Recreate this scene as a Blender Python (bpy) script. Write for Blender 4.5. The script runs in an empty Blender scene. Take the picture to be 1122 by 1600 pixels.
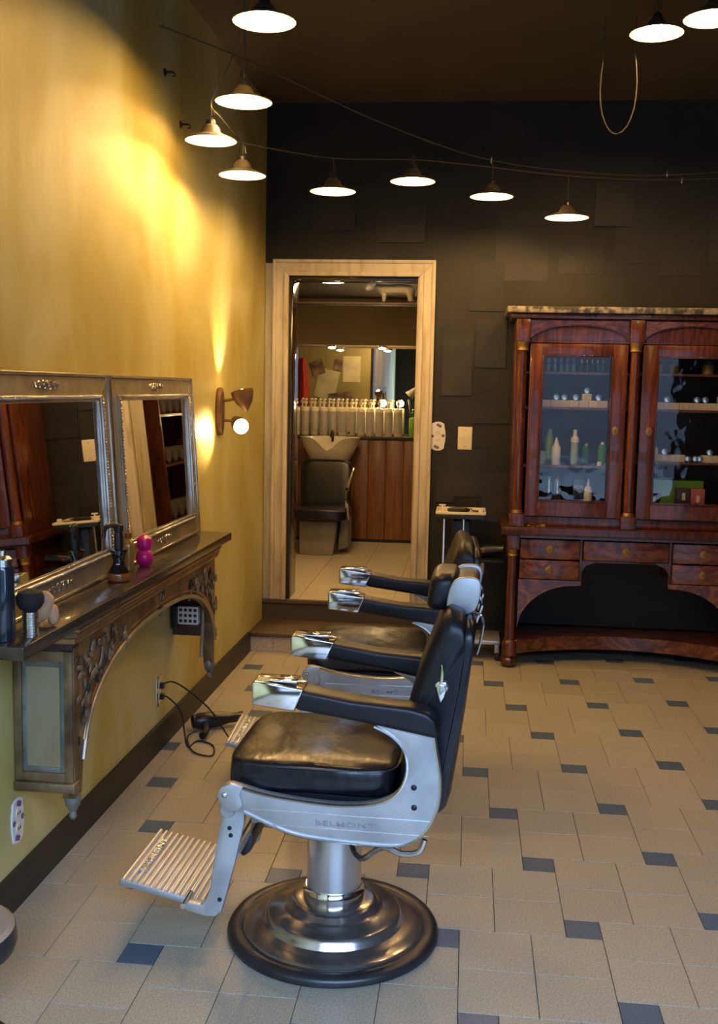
import bpy, bmesh, math, random
from mathutils import Vector, Matrix, Euler, noise
random.seed(7)
PI = math.pi
S = bpy.context.scene
COL = S.collection

# ------------------------------------------------------------------ camera, world, exposure
F_PX = 1637.3446
CAM = Vector((-0.704, -3.8078, 1.736))
YAW, PITCH, ROLL = -.10354, -.11753, .02006
FW = Vector((math.sin(YAW)*math.cos(PITCH), math.cos(YAW)*math.cos(PITCH), math.sin(PITCH)))
R0 = Vector((math.cos(YAW), -math.sin(YAW), 0)); U0 = R0.cross(FW)
RT = R0*math.cos(ROLL)+U0*math.sin(ROLL); UP = RT.cross(FW)
cd = bpy.data.cameras.new('camera'); cam = bpy.data.objects.new('camera', cd); COL.objects.link(cam)
cd.sensor_fit = 'VERTICAL'; cd.sensor_height = 24; cd.sensor_width = 24
cd.lens = F_PX*24/1600; cd.clip_start = .05; cd.clip_end = 200
cam.matrix_world = Matrix(((RT.x, UP.x, -FW.x, CAM.x), (RT.y, UP.y, -FW.y, CAM.y), (RT.z, UP.z, -FW.z, CAM.z), (0, 0, 0, 1)))
S.camera = cam
def pix(p):
    d = Vector(p)-CAM; z = d.dot(FW)
    if z < .05: return None
    return 561+F_PX*d.dot(RT)/z, 800-F_PX*d.dot(UP)/z, z

w = bpy.data.worlds.new('sky'); S.world = w; w.use_nodes = True
bg = w.node_tree.nodes['Background']
bg.inputs[0].default_value = (.41, .61, 1.0, 1); bg.inputs[1].default_value = 18.5
S.view_settings.view_transform = 'Standard'; S.view_settings.look = 'None'
S.view_settings.gamma = 1; S.view_settings.use_curve_mapping = False
S.view_settings.exposure = 0.25
S.cycles.use_denoising = True
S.cycles.max_bounces = 8; S.cycles.diffuse_bounces = 4; S.cycles.glossy_bounces = 5
S.cycles.transparent_max_bounces = 12; S.cycles.sample_clamp_indirect = 6
BULB = 780.0                                  # radiance of the bare lamp bulbs
WARM = (1.0, .595, .21)
# daylight portal in the shop front behind the camera (samples the sky only)
pl = bpy.data.lights.new('shopfront_portal', 'AREA'); pl.shape = 'RECTANGLE'; pl.size = 3.7; pl.size_y = 2.6
pl.cycles.is_portal = True
po = bpy.data.objects.new('shopfront_portal', pl); COL.objects.link(po)
po.location = (.1, -4.42, 1.7); po.rotation_euler = (PI/2, 0, 0)

# ------------------------------------------------------------------ materials
def mat(name, col, rough=.5, metal=0, spec=.5, coat=0, emit=None, es=0):
    m = bpy.data.materials.new(name); m.use_nodes = True
    b = m.node_tree.nodes['Principled BSDF']
    b.inputs['Base Color'].default_value = (*col, 1); b.inputs['Roughness'].default_value = rough
    b.inputs['Metallic'].default_value = metal; b.inputs['Specular IOR Level'].default_value = spec
    b.inputs['Coat Weight'].default_value = coat
    if emit: b.inputs['Emission Color'].default_value = (*emit, 1); b.inputs['Emission Strength'].default_value = es
    return m
def nd(m, t, **k):
    n = m.node_tree.nodes.new(t)
    for a, v in k.items(): setattr(n, a, v)
    return n
def lk(m, a, b): m.node_tree.links.new(a, b)
def noisecol(name, c1, c2, scale=5, stretch=(1, 1, 1), rough=.5, metal=0, detail=6, lo=.35, hi=.65, bump=0, bscale=None, coat=0, dist=0, c3=None, rnd=0, spec=.5, coords='Object'):
    m = mat(name, c1, rough, metal, coat=coat, spec=spec); b = m.node_tree.nodes['Principled BSDF']
    tc = nd(m, 'ShaderNodeTexCoord'); mp = nd(m, 'ShaderNodeMapping'); mp.inputs['Scale'].default_value = stretch
    lk(m, tc.outputs[coords], mp.inputs['Vector'])
    n = nd(m, 'ShaderNodeTexNoise'); n.inputs['Scale'].default_value = scale; n.inputs['Detail'].default_value = detail
    n.inputs['Distortion'].default_value = dist
    lk(m, mp.outputs[0], n.inputs['Vector'])
    r = nd(m, 'ShaderNodeValToRGB'); e = r.color_ramp.elements
    e[0].position = lo; e[0].color = (*c1, 1); e[1].position = hi; e[1].color = (*c2, 1)
    if c3: x = e.new((lo+hi)/2); x.color = (*c3, 1)
    lk(m, n.outputs['Fac'], r.inputs[0])
    out = r.outputs[0]
    if rnd:
        oi = nd(m, 'ShaderNodeObjectInfo'); mr = nd(m, 'ShaderNodeMapRange')
        mr.inputs['To Min'].default_value = 1-rnd; mr.inputs['To Max'].default_value = 1+rnd
        lk(m, oi.outputs['Random'], mr.inputs['Value'])
        hs = nd(m, 'ShaderNodeHueSaturation'); lk(m, mr.outputs[0], hs.inputs['Value']); lk(m, out, hs.inputs['Color']); out = hs.outputs[0]
    lk(m, out, b.inputs['Base Color'])
    if bump:
        n2 = nd(m, 'ShaderNodeTexNoise'); n2.inputs['Scale'].default_value = bscale or scale*3; n2.inputs['Detail'].default_value = 4
        lk(m, mp.outputs[0], n2.inputs['Vector'])
        bp = nd(m, 'ShaderNodeBump'); bp.inputs['Strength'].default_value = bump; bp.inputs['Distance'].default_value = .01
        lk(m, n2.outputs['Fac'], bp.inputs['Height']); lk(m, bp.outputs[0], b.inputs['Normal'])
    return m
def glass(name, tint=(1, 1, 1), refl=.08, rough=0.0, gloss=(1, 1, 1)):
    m = bpy.data.materials.new(name); m.use_nodes = True; nt = m.node_tree; nt.nodes.clear()
    o = nd(m, 'ShaderNodeOutputMaterial'); t = nd(m, 'ShaderNodeBsdfTransparent'); g = nd(m, 'ShaderNodeBsdfGlossy')
    t.inputs[0].default_value = (*tint, 1); g.inputs['Roughness'].default_value = rough; g.inputs[0].default_value = (*gloss, 1)
    mx = nd(m, 'ShaderNodeMixShader'); lw = nd(m, 'ShaderNodeLayerWeight'); lw.inputs[0].default_value = .5
    tx = nd(m, 'ShaderNodeTexCoord'); nz = nd(m, 'ShaderNodeTexNoise'); nz.inputs['Scale'].default_value = 7; bm_ = nd(m, 'ShaderNodeBump'); bm_.inputs['Strength'].default_value = .10; bm_.inputs['Distance'].default_value = .02
    lk(m, tx.outputs['Object'], nz.inputs['Vector']); lk(m, nz.outputs['Fac'], bm_.inputs['Height']); lk(m, bm_.outputs[0], g.inputs['Normal'])
    mr = nd(m, 'ShaderNodeMapRange'); mr.inputs['To Min'].default_value = refl; mr.inputs['To Max'].default_value = min(1, refl*6)
    lk(m, lw.outputs['Fresnel'], mr.inputs['Value']); lk(m, mr.outputs[0], mx.inputs[0])
    lk(m, t.outputs[0], mx.inputs[1]); lk(m, g.outputs[0], mx.inputs[2]); lk(m, mx.outputs[0], o.inputs[0])
    return m
def emis(name, col, s):
    m = bpy.data.materials.new(name); m.use_nodes = True; nt = m.node_tree; nt.nodes.clear()
    o = nd(m, 'ShaderNodeOutputMaterial'); e = nd(m, 'ShaderNodeEmission'); e.inputs[0].default_value = (*col, 1); e.inputs[1].default_value = s
    lk(m, e.outputs[0], o.inputs[0]); return m
M = {}
M['plaster'] = noisecol('yellow_plaster', (.42, .315, .06), (.58, .53, .27), scale=1.7, stretch=(1, 1, .55), rough=.5, dist=.9, lo=.33, hi=.67, bump=.5, bscale=6, c3=(.50, .43, .15), detail=9)
M['black_wall'] = noisecol('black_paint', (.012, .010, .0065), (.020, .0165, .0105), scale=2.5, rough=.55, spec=.35, bump=.1)
M['black_panel'] = noisecol('black_panel_paint', (.013, .011, .008), (.025, .0205, .014), scale=3, rough=.5, spec=.38, rnd=.3)
M['ceil'] = noisecol('dark_ceiling_paint', (.055, .042, .024), (.075, .056, .032), scale=2, rough=.7)
M['base'] = noisecol('black_skirting', (.008, .007, .006), (.018, .014, .011), scale=6, rough=.45)
M['tile'] = noisecol('beige_vinyl_tile', (.29, .258, .19), (.44, .395, .295), scale=190, rough=.38, lo=.38, hi=.62, rnd=.045, detail=2, bump=.05, bscale=60, coords='Object')
M['btile'] = noisecol('blue_vinyl_tile', (.062, .095, .14), (.095, .14, .19), scale=150, rough=.36, rnd=.08, detail=2)
M['grout'] = mat('dark_joint', (.05, .04, .03), .9)
M['wtile'] = noisecol('washroom_tile', (.42, .36, .26), (.50, .43, .32), scale=30, rough=.4, rnd=.04)
M['rtile'] = noisecol('riser_tile', (.34, .30, .23), (.46, .41, .32), scale=60, rough=.4, rnd=.05)
M['tread'] = noisecol('worn_dark_wood', (.045, .028, .018), (.10, .07, .045), scale=8, stretch=(.3, 3, 3), rough=.5)
M['casing'] = noisecol('distressed_cream_paint', (.42, .33, .20), (.60, .52, .38), scale=7, stretch=(3, 3, .5), rough=.5, c3=(.55, .47, .33), lo=.3, hi=.6, bump=.2)
M['plank'] = noisecol('pale_grey_plank', (.34, .31, .24), (.50, .46, .36), scale=6, stretch=(4, 4, .4), rough=.6, bump=.2)
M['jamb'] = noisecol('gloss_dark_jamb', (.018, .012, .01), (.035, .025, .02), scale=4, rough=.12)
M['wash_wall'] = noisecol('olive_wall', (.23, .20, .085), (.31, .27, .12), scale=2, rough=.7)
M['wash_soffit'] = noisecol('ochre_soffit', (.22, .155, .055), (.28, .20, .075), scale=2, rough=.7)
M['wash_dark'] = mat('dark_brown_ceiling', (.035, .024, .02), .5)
M['leather'] = noisecol('black_leather', (.005, .006, .009), (.010, .011, .015), scale=30, rough=.30, bump=.22, bscale=9, spec=.45)
M['seat_leather'] = noisecol('wrinkled_black_leather', (.005, .006, .009), (.010, .011, .015), scale=30, stretch=(.9, .5, .5), rough=.27, bump=.75, bscale=11, dist=.5, spec=.5)
M['leather2'] = noisecol('black_vinyl', (.006, .007, .011), (.010, .011, .016), scale=14, rough=.38, bump=.05, bscale=90, spec=.4)
M['alu'] = noisecol('cast_aluminium', (.42, .44, .46), (.56, .58, .60), scale=9, rough=.42, metal=.65, bump=.04, bscale=120)
M['alup'] = mat('polished_aluminium', (.72, .72, .71), .2, 1)
M['slat'] = mat('satin_slat', (.86, .84, .80), .5, .85)
M['letter'] = mat('shaded_casting_letter', (.36, .37, .39), .35, .7)  # same metal as the casting; relief shadow painted in as darker grey
M['chrome'] = mat('chrome', (.80, .80, .80), .11, 1)
M['chrome_worn'] = noisecol('worn_chrome', (.40, .36, .33), (.58, .55, .52), scale=5, rough=.20, metal=.92)
M['steel'] = mat('brushed_steel', (.62, .63, .66), .28, .9)
M['rubber'] = noisecol('black_rubber', (.012, .013, .015), (.022, .023, .026), scale=12, rough=.35)
M['dark'] = mat('dark_metal', (.03, .03, .032), .4, .6)
M['mahog'] = noisecol('mahogany', (.055, .012, .005), (.15, .038, .013), scale=5, stretch=(6, 6, .7), rough=.26, coat=.35, dist=1.2, detail=5, c3=(.10, .023, .008))
M['mahogf'] = noisecol('flame_mahogany', (.055, .013, .006), (.21, .065, .026), scale=6, stretch=(1, 1, 1.6), rough=.25, coat=.35, dist=2.5, c3=(.12, .032, .012))
M['mahogd'] = noisecol('dark_mahogany', (.035, .008, .004), (.09, .022, .009), scale=5, stretch=(5, 5, .7), rough=.25, coat=.3, dist=1)
M['brass'] = mat('aged_brass', (.34, .20, .055), .45, .85)
M['marble'] = noisecol('grey_speckled_marble', (.05, .04, .03), (.36, .30, .20), scale=26, rough=.3, lo=.42, hi=.6)
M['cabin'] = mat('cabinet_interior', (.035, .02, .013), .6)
M['pane'] = glass('cabinet_glass', (.96, .97, .97), .026)
M['mirror'] = mat('mirror_glass', (.80, .80, .78), .015, 1)
M['pmirror'] = noisecol('clouded_mirror', (.52, .54, .53), (.60, .62, .60), scale=3, rough=.16, metal=.9)
M['mframe'] = noisecol('champagne_silver_frame', (.30, .25, .165), (.42, .36, .25), scale=10, rough=.4, metal=.55)
M['mframe2'] = noisecol('bright_silver_bead', (.55, .50, .42), (.75, .70, .62), scale=14, rough=.22, metal=.9)
M['mantel'] = noisecol('old_gilt_brown', (.09, .055, .026), (.26, .175, .085), scale=9, rough=.42, metal=.25, c3=(.17, .11, .05), bump=.2)
M['mantelg'] = noisecol('verdigris_gilt', (.12, .135, .12), (.26, .25, .20), scale=10, rough=.45, metal=.3)
M['carve'] = noisecol('carved_silver_brown', (.045, .035, .028), (.36, .31, .25), scale=22, rough=.35, metal=.5, lo=.4, hi=.62)
M['copper'] = noisecol('worn_copper_moulding', (.20, .10, .04), (.48, .28, .13), scale=9, rough=.32, metal=.6)
M['shelf'] = noisecol('dark_polished_wood', (.022, .017, .012), (.05, .038, .024), scale=5, stretch=(.5, 5, 5), rough=.22, coat=.3)
M['boxside'] = noisecol('dark_red_brown', (.045, .022, .02), (.075, .04, .032), scale=6, rough=.5)
M['rust'] = noisecol('rusty_iron', (.10, .05, .025), (.19, .105, .06), scale=14, rough=.55, metal=.4)
M['enamel'] = mat('white_enamel', (.85, .80, .70), .3)
M['enamel_out'] = mat('dark_enamel', (.07, .055, .035), .5)
M['bulb'] = emis('lit_bulb', WARM, BULB)
M['bulb2'] = emis('lit_reflector_bulb', (1, .66, .32), 26)
M['bulb3'] = emis('lit_globe', (1, .66, .30), 120)
M['dl'] = emis('lit_downlight', (1, .72, .38), 160)
M['cable'] = mat('brown_cable', (.05, .04, .025), .7)
M['black'] = mat('black_plastic', (.012, .012, .014), .3)
M['blackg'] = mat('black_gloss', (.010, .008, .007), .08, coat=.6)
M['amber'] = noisecol('amber_glass', (.16, .055, .012), (.24, .09, .02), scale=8, rough=.1)
M['gold'] = mat('gold_glass', (.34, .21, .05), .2, .3)
M['magenta'] = mat('magenta_plastic', (.56, .012, .19), .18)
M['silver'] = mat('silver', (.75, .74, .70), .2, 1)
M['cream'] = mat('cream_plastic', (.75, .66, .45), .4)
M['white'] = mat('white_plastic', (.72, .70, .66), .35)
M['boxw'] = mat('white_carton', (.58, .52, .42), .6)
M['green'] = mat('bright_green', (.22, .42, .04), .35)
M['green2'] = mat('clear_green', (.06, .22, .05), .2)
M['dgreen'] = mat('dark_green', (.012, .09, .035), .2)
M['teal'] = mat('pale_glass', (.30, .42, .38), .15)
M['pink'] = mat('dusty_pink', (.42, .09, .11), .5)
M['plum'] = mat('dark_plum', (.05, .028, .04), .5)
M['goldtxt'] = mat('gold_print', (.55, .38, .12), .4, .5)
M['red'] = mat('red_cloth', (.35, .03, .015), .8)
M['skin'] = noisecol('tan_shell', (.42, .22, .11), (.62, .40, .22), scale=18, rough=.4, bump=.3)
M['bristle'] = mat('black_bristle', (.006, .006, .007), .8)
M['blue_can'] = mat('black_can_lacquer', (.02, .028, .04), .16, .3, coat=.4)
M['porcelain'] = mat('cream_porcelain', (.66, .58, .42), .12, coat=.4)
M['bottle'] = mat('cream_bottle', (.80, .68, .42), .3)
M['label'] = noisecol('grey_label', (.46, .41, .33), (.56, .50, .40), scale=40, rough=.6)
M['boards'] = noisecol('brown_boards', (.155, .058, .022), (.25, .11, .045), scale=4, stretch=(9, 9, .6), rough=.35, rnd=.12, dist=.8)
M['chbase'] = mat('grey_chair_base', (.24, .22, .18), .45)
M['cow'] = noisecol('pale_cow', (.30, .28, .20), (.44, .41, .30), scale=4, rough=.5)
M['cowf'] = mat('white_cow_face', (.92, .88, .75), .5)
M['paper'] = noisecol('paper', (.42, .39, .26), (.55, .51, .36), scale=6, rough=.8)
M['photo'] = noisecol('photo_print', (.04, .03, .03), (.28, .20, .14), scale=9, rough=.5)
M['purple'] = mat('purple_print', (.16, .07, .17), .4)
M['redlamp'] = mat('red_button', (.6, .01, .02), .3)
M['pave'] = mat('pavement', (.07, .07, .065), .9)
M['towel'] = noisecol('towel', (.03, .022, .018), (.07, .05, .035), scale=9, rough=.9)

# ------------------------------------------------------------------ mesh builder
class MB:
    def __init__(s): s.v = []; s.f = []
    def add(s, vs, fs):
        o = len(s.v); s.v += [tuple(v) for v in vs]; s.f += [tuple(i+o for i in f) for f in fs]; return s
    def box(s, x0, x1, y0, y1, z0, z1):
        return s.add([(x0, y0, z0), (x1, y0, z0), (x1, y1, z0), (x0, y1, z0), (x0, y0, z1), (x1, y0, z1), (x1, y1, z1), (x0, y1, z1)],
                     [(0, 3, 2, 1), (4, 5, 6, 7), (0, 1, 5, 4), (1, 2, 6, 5), (2, 3, 7, 6), (3, 0, 4, 7)])
    def rings(s, rs, cap=True, closed=True):
        n = len(rs[0]); vs = [p for r in rs for p in r]; fs = []
        for i in range(len(rs)-1):
            for j in range(n if closed else n-1):
                k = (j+1) % n
                fs.append((i*n+j, i*n+k, (i+1)*n+k, (i+1)*n+j))
        if cap: fs.append(tuple(range(n-1, -1, -1))); fs.append(tuple((len(rs)-1)*n+j for j in range(n)))
        return s.add(vs, fs)
    def lathe(s, prof, n=24, c=(0, 0, 0), axis=None, cap=True):
        q = Vector((0, 0, 1)).rotation_difference(Vector(axis).normalized()) if axis else None
        rs = []
        for r, z in prof:
            ring = []
            for k in range(n):
                a = 2*PI*k/n; v = Vector((r*math.cos(a), r*math.sin(a), z))
                if q: v = q @ v
                ring.append(v+Vector(c))
            rs.append(ring)
        return s.rings(rs, cap)
    def tube(s, pts, r, n=8, cap=True):
        pts = [Vector(p) for p in pts]; rs = []; prev = None
        for i, p in enumerate(pts):
            t = (pts[min(i+1, len(pts)-1)]-pts[max(i-1, 0)]).normalized()
            if prev is None: a = t.orthogonal().normalized()
            else:
                a = prev-t*prev.dot(t)
                a = a.normalized() if a.length > 1e-6 else t.orthogonal().normalized()
            prev = a; b = t.cross(a); rr = r[i] if isinstance(r, (list, tuple)) else r
            rs.append([p+(a*math.cos(2*PI*k/n)+b*math.sin(2*PI*k/n))*rr for k in range(n)])
        return s.rings(rs, cap)
    def prism(s, poly, fn, a, b):             # extrude 2D poly through fn(u,v,w) from w=a to w=b
        return s.rings([[fn(u, v, a) for u, v in poly], [fn(u, v, b) for u, v in poly]])
    def ell(s, c, r, nu=12, nv=8, e=1.0, e2=1.0, fn=None):
        sp = lambda x, p: math.copysign(abs(x)**p, x)
        rs = []
        for i in range(nv+1):
            t = -PI/2+PI*i/nv; t = max(-PI/2+.02, min(PI/2-.02, t)); ring = []
            for j in range(nu):
                a = 2*PI*j/nu
                p = Vector((c[0]+r[0]*sp(math.cos(t), e)*sp(math.cos(a), e2), c[1]+r[1]*sp(math.cos(t), e)*sp(math.sin(a), e2), c[2]+r[2]*sp(math.sin(t), e)))
                if fn: p = fn(p)
                ring.append(p)
            rs.append(ring)
        return s.rings(rs)
    def build(s, name, m, parent=None, bevel=0, seg=2, smooth=35, bang=30):
        me = bpy.data.meshes.new(name); me.from_pydata(s.v, [], s.f)
        bm = bmesh.new(); bm.from_mesh(me); bmesh.ops.recalc_face_normals(bm, faces=bm.faces)
        if bevel:
            es = [e for e in bm.edges if len(e.link_faces) == 2 and e.calc_face_angle(0) > math.radians(bang)]
            bmesh.ops.bevel(bm, geom=es, offset=bevel, segments=seg, affect='EDGES', profile=.5, clamp_overlap=True)
        bm.to_mesh(me); bm.free()
        me.materials.append(M[m] if isinstance(m, str) else m)
        if smooth: me.shade_smooth(); me.set_sharp_from_angle(angle=math.radians(smooth))
        o = bpy.data.objects.new(name, me); COL.objects.link(o)
        if parent: o.parent = parent
        return o
def xz(u, v, w): return (u, w, v)
def xy(u, v, w): return (u, v, w)
def tag(o, label=None, cat=None, group=None, kind=None):
    if label: o['label'] = label
    if cat: o['category'] = cat
    if group: o['group'] = group
    if kind: o['kind'] = kind
    return o
def thing(name, label, cat, loc=(0, 0, 0), rz=0, group=None):
    o = bpy.data.objects.new(name, None); COL.objects.link(o); o.empty_display_size = .1
    o.location = loc; o.rotation_euler = (0, 0, rz); return tag(o, label, cat, group)
def struct(o): o['kind'] = 'structure'; return o
def copy_tree(o, parent=None, top=True):
    c = o.copy(); COL.objects.link(c); c.parent = parent
    for ch in list(o.children): copy_tree(ch, c, False)
    return c
def smoothpts(P, k=4, closed=False):
    P = [Vector(p) for p in P]; n = len(P); out = []
    for i in range(n if closed else n-1):
        g = lambda j: P[j % n] if closed else P[max(0, min(n-1, j))]
        a, b, c, d = g(i-1), g(i), g(i+1), g(i+2)
        for t in range(k):
            u = t/k
            out.append(.5*((2*b)+(c-a)*u+(2*a-5*b+4*c-d)*u*u+(3*b-a-3*c+d)*u**3))
    if not closed: out.append(P[-1])
    return out
def text(body, size, m, parent, mw, depth=.001, name='lettering', bold=0, sx=1):
    cu = bpy.data.curves.new(name, 'FONT'); cu.body = body; cu.size = size; cu.extrude = depth; cu.offset = bold
    cu.align_x = 'CENTER'; cu.align_y = 'CENTER'; cu.resolution_u = 3; cu.space_character = 1.12
    t = bpy.data.objects.new(name, cu); COL.objects.link(t)
    dg = bpy.context.evaluated_depsgraph_get(); me = bpy.data.meshes.new_from_object(t.evaluated_get(dg))
    bpy.data.objects.remove(t); me.transform(mw @ Matrix.Diagonal((sx, 1, 1, 1))); me.materials.clear(); me.materials.append(M[m])
    o = bpy.data.objects.new(name, me); COL.objects.link(o); o.parent = parent; return o

# wall frame: local x runs along the left wall (away from the lens), local -y is the distance off the wall
WO = Vector((-2.155, 0, 0)); WT_ = Vector((.014, 1, 0)).normalized(); WN = Vector((WT_.y, -WT_.x, 0)); WR = math.atan2(WT_.y, WT_.x)
def W(t, d, z): return WO+WT_*t+WN*d+Vector((0, 0, z))
def wx(y): return -2.155+.014*y

# ------------------------------------------------------------------ room shell
YF, YB, XR, ZC = -4.45, 3.3, 2.5, 3.6
def wallbox(x0, x1, y0, y1, z0, z1, name, m): return struct(MB().box(x0, x1, y0, y1, z0, z1).build(name, m, smooth=0))
o = MB().add([(wx(YF), YF, 0), (wx(YB), YB, 0), (wx(YB), YB, ZC), (wx(YF), YF, ZC), (wx(YF)-.2, YF, 0), (wx(YB)-.2, YB, 0), (wx(YB)-.2, YB, ZC), (wx(YF)-.2, YF, ZC)],
             [(0, 1, 2, 3), (4, 7, 6, 5), (0, 4, 5, 1), (3, 2, 6, 7), (0, 3, 7, 4), (1, 5, 6, 2)]).build('wall_left', 'plaster', smooth=0); struct(o)
wallbox(XR, XR+.15, YF, YB, 0, ZC, 'wall_right', 'black_wall')
wallbox(-2.5, XR+.15, YF, YB+.25, ZC, ZC+.1, 'ceiling', 'ceil')
DX0, DX1, DZ0, DZ1 = -1.945, -1.068, .267, 2.478
wb = MB()
wb.box(-3.2, DX0, YB, YB+.22, 0, ZC); wb.box(DX1, XR+.15, YB, YB+.22, 0, ZC); wb.box(DX0, DX1, YB, YB+.22, DZ1, ZC); wb.box(DX0, DX1, YB, YB+.22, 0, .262)
wall_back = struct(wb.build('wall_back', 'black_wall', smooth=0))
pt_ = .002
for (px, z, a, b, t) in [(-.40, 2.68, .17, .22, .3), (-.02, 2.62, .14, .11, 0), (.35, 2.78, .15, .20, 1), (.62, 2.62, .13, .12, -1), (.95, 2.75, .16, .16, 0), (-.62, 2.42, .11, .16, .5),
                         (-.72, 1.18, .13, .16, 0), (-.50, 1.02, .11, .17, .4), (-.56, 1.62, .12, .10, -.4), (-.80, 1.90, .10, .20, 0), (-.58, 2.05, .10, .16, .3), (-.86, 1.10, .06, .12, 0),
                         (-.02, .42, .16, .12, 1), (.30, .55, .14, .10, 0), (.62, .40, .16, .13, -1), (.18, 2.95, .12, .14, .6), (-.68, .62, .12, .14, 0), (-1.2, 2.82, .16, .12, .3), (-1.65, 2.92, .14, .14, -.5)]:
    pt_ = pt_+.0009; q = MB().box(-a, a, -pt_, 0, -b, b).build('painted_over_board', 'black_panel', wall_back, smooth=0)
    q.location = (px, YB, z); q.rotation_euler = (0, math.radians(t), 0)
# shop front behind the lens: posts and sill round a wide window
wf = MB(); wf.box(-2.5, -1.75, YF-.15, YF, 0, ZC).box(1.95, XR+.15, YF-.15, YF, 0, ZC).box(-1.75, 1.95, YF-.15, YF, 3.0, ZC).box(-1.75, 1.95, YF-.15, YF, 0, .4)
struct(wf.build('wall_front', 'black_wall', smooth=0))
wallbox(-12, 12, -18, YF-.15, -.12, -.02, 'pavement', 'pave')
fc = tag(MB().box(-14, 14, -17.5, -17, -.1, 7.0).build('facade', mat('street_facade', (.05, .045, .04), .8), smooth=0), kind='structure')
# skirting
o = MB().box(YF, 2.835, -.02, 0, 0, .128).build('baseboard_left', 'base', smooth=0); o.location = WO; o.rotation_euler = (0, 0, WR); struct(o)
wallbox(-.96, XR, YB-.016, YB, 0, .13, 'baseboard_back', 'base')

# ------------------------------------------------------------------ tiled floor
floor = struct(MB().box(-2.5, XR+.15, YF-.15, YB+.22, -.15, -.004).build('floor', 'grout', smooth=0))
s_ = .1143
def clip(poly, f):
    out = []
    for i in range(len(poly)):
        a, b = poly[i], poly[(i+1) % len(poly)]; fa, fb = f(a), f(b)
        if fa >= 0: out.append(a)
        if (fa >= 0) != (fb >= 0): t = fa/(fa-fb); out.append((a[0]+(b[0]-a[0])*t, a[1]+(b[1]-a[1])*t))
    return out
def tile_mb(poly, h=0.0, t=.004, c=.0012):
    cx = sum(p[0] for p in poly)/len(poly); cy = sum(p[1] for p in poly)/len(poly)
    def inset(k): return [(p[0]-(p[0]-cx)/max(1e-6, math.hypot(p[0]-cx, p[1]-cy))*k, p[1]-(p[1]-cy)/max(1e-6, math.hypot(p[0]-cx, p[1]-cy))*k) for p in poly]
    return MB().rings([[(x, y, h-t) for x, y in poly], [(x, y, h-.0009) for x, y in poly], [(x, y, h) for x, y in inset(c)]])
g = .0011
sq = lambda x, y, n: [(x+g, y+g), (x+n-g, y+g), (x+n-g, y+n-g), (x+g, y+n-g)]
tiles = []
for a in range(-14, 15):
    for b in range(-14, 15):
        lx, ly = (4*a-b)*s_, (a+4*b)*s_
        tiles.append((lx, ly, s_, 'b'))
        for dx, dy in ((0, 0), (2, 0), (0, 2), (2, 2)):                    # each four-tile block sits right of its blue square
            tiles.append((lx+s_+dx*s_, ly-3*s_+dy*s_, 2*s_, 'w'))
cands, rest = [], {'w': MB(), 'b': MB()}
for (x, y, n, k) in tiles:
    if x > XR or y > YB or y+n < YF or x+n < -2.3: continue
    poly = sq(x, y, n); full = True
    for f in (lambda p: p[0]-wx(p[1])-.001, lambda p: XR-p[0], lambda p: YB-p[1], lambda p: p[1]-YF):
        q = clip(poly, f)
        if len(q) != 4 or q != poly: full = full and q == poly
        poly = q
        if len(poly) < 3: break
    if len(poly) < 3: continue
    pr = pix((x+n/2, y+n/2, 0)); vis = pr and -60 < pr[0] < 1180 and 960 < pr[1] < 1680 and not (y > 2.95 and x < -.9)
    cands.append((0 if not vis else n*n/pr[2]**3, x, y, n, k, poly, full))
cands.sort(key=lambda c: -c[0]); cnt = {'w': 0, 'b': 0}; shared = {}
for (sc, x, y, n, k, poly, full) in cands:
    if sc > 0 and cnt[k] < 298:
        cnt[k] += 1; nm = 'beige_floor_tile' if k == 'w' else 'blue_floor_tile'; mt = 'tile' if k == 'w' else 'btile'
        if full and k in shared:
            o = bpy.data.objects.new(nm, shared[k]); COL.objects.link(o); o.parent = floor; o.location = (x, y, random.uniform(-.0006, .0003))
        else:
            o = tile_mb([(px-x, py-y) for px, py in poly]).build(nm, mt, floor, smooth=0); o.location = (x, y, 0)
            if full: shared[k] = o.data
    else:
        q = tile_mb(poly); rest[k].add(q.v, q.f)
tag(rest['w'].build('remaining_beige_tiles', 'tile', floor, smooth=0), kind='stuff')
tag(rest['b'].build('remaining_blue_tiles', 'btile', floor, smooth=0), kind='stuff')

# ------------------------------------------------------------------ step and doorway
step = MB().box(wx(2.85)+.006, -.93, 2.858, YB, 0, .10).build('step', 'grout', smooth=0); struct(step)
def riser(x0, x1, y, z0, z1, first):
    xs = [x0, first]
    while xs[-1]+.229 < x1: xs.append(xs[-1]+.229)
    xs.append(x1)
    for a, b in zip(xs, xs[1:]):
        MB().box(a+.0012, b-.0012, y-.008, y, z0+.001, z1-.001).build('riser_tile', 'rtile', step, bevel=.001, seg=1, smooth=0)
riser(wx(2.85)+.006, -.93, 2.858, 0, .099, -1.945)
riser(wx(3.3)+.004, -.95, YB, .128, .238, -1.885)
MB().box(wx(2.85)+.006, -.925, 2.835, YB-.002, .10, .127).build('tread', 'tread', step, bevel=.004)
MB().box(wx(3.3)+.004, -.94, YB-.03, YB+.06, .238, .266).build('threshold', 'tread', step, bevel=.004)
door = bpy.data.objects.new('door_1', None); COL.objects.link(door); struct(door)
def casing(poly, horiz):
    pass
def strip(u0, u1, z0, z1, y0, y1, nm, m, bv=.004): return MB().box(u0, u1, y0, y1, z0, z1).build(nm, m, door, bevel=bv)
cw = .108
def frame_piece(pts, nm):
    MB().prism(pts, xz, YB-.022, YB+.0).build(nm, 'casing', door, bevel=.003)
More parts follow.
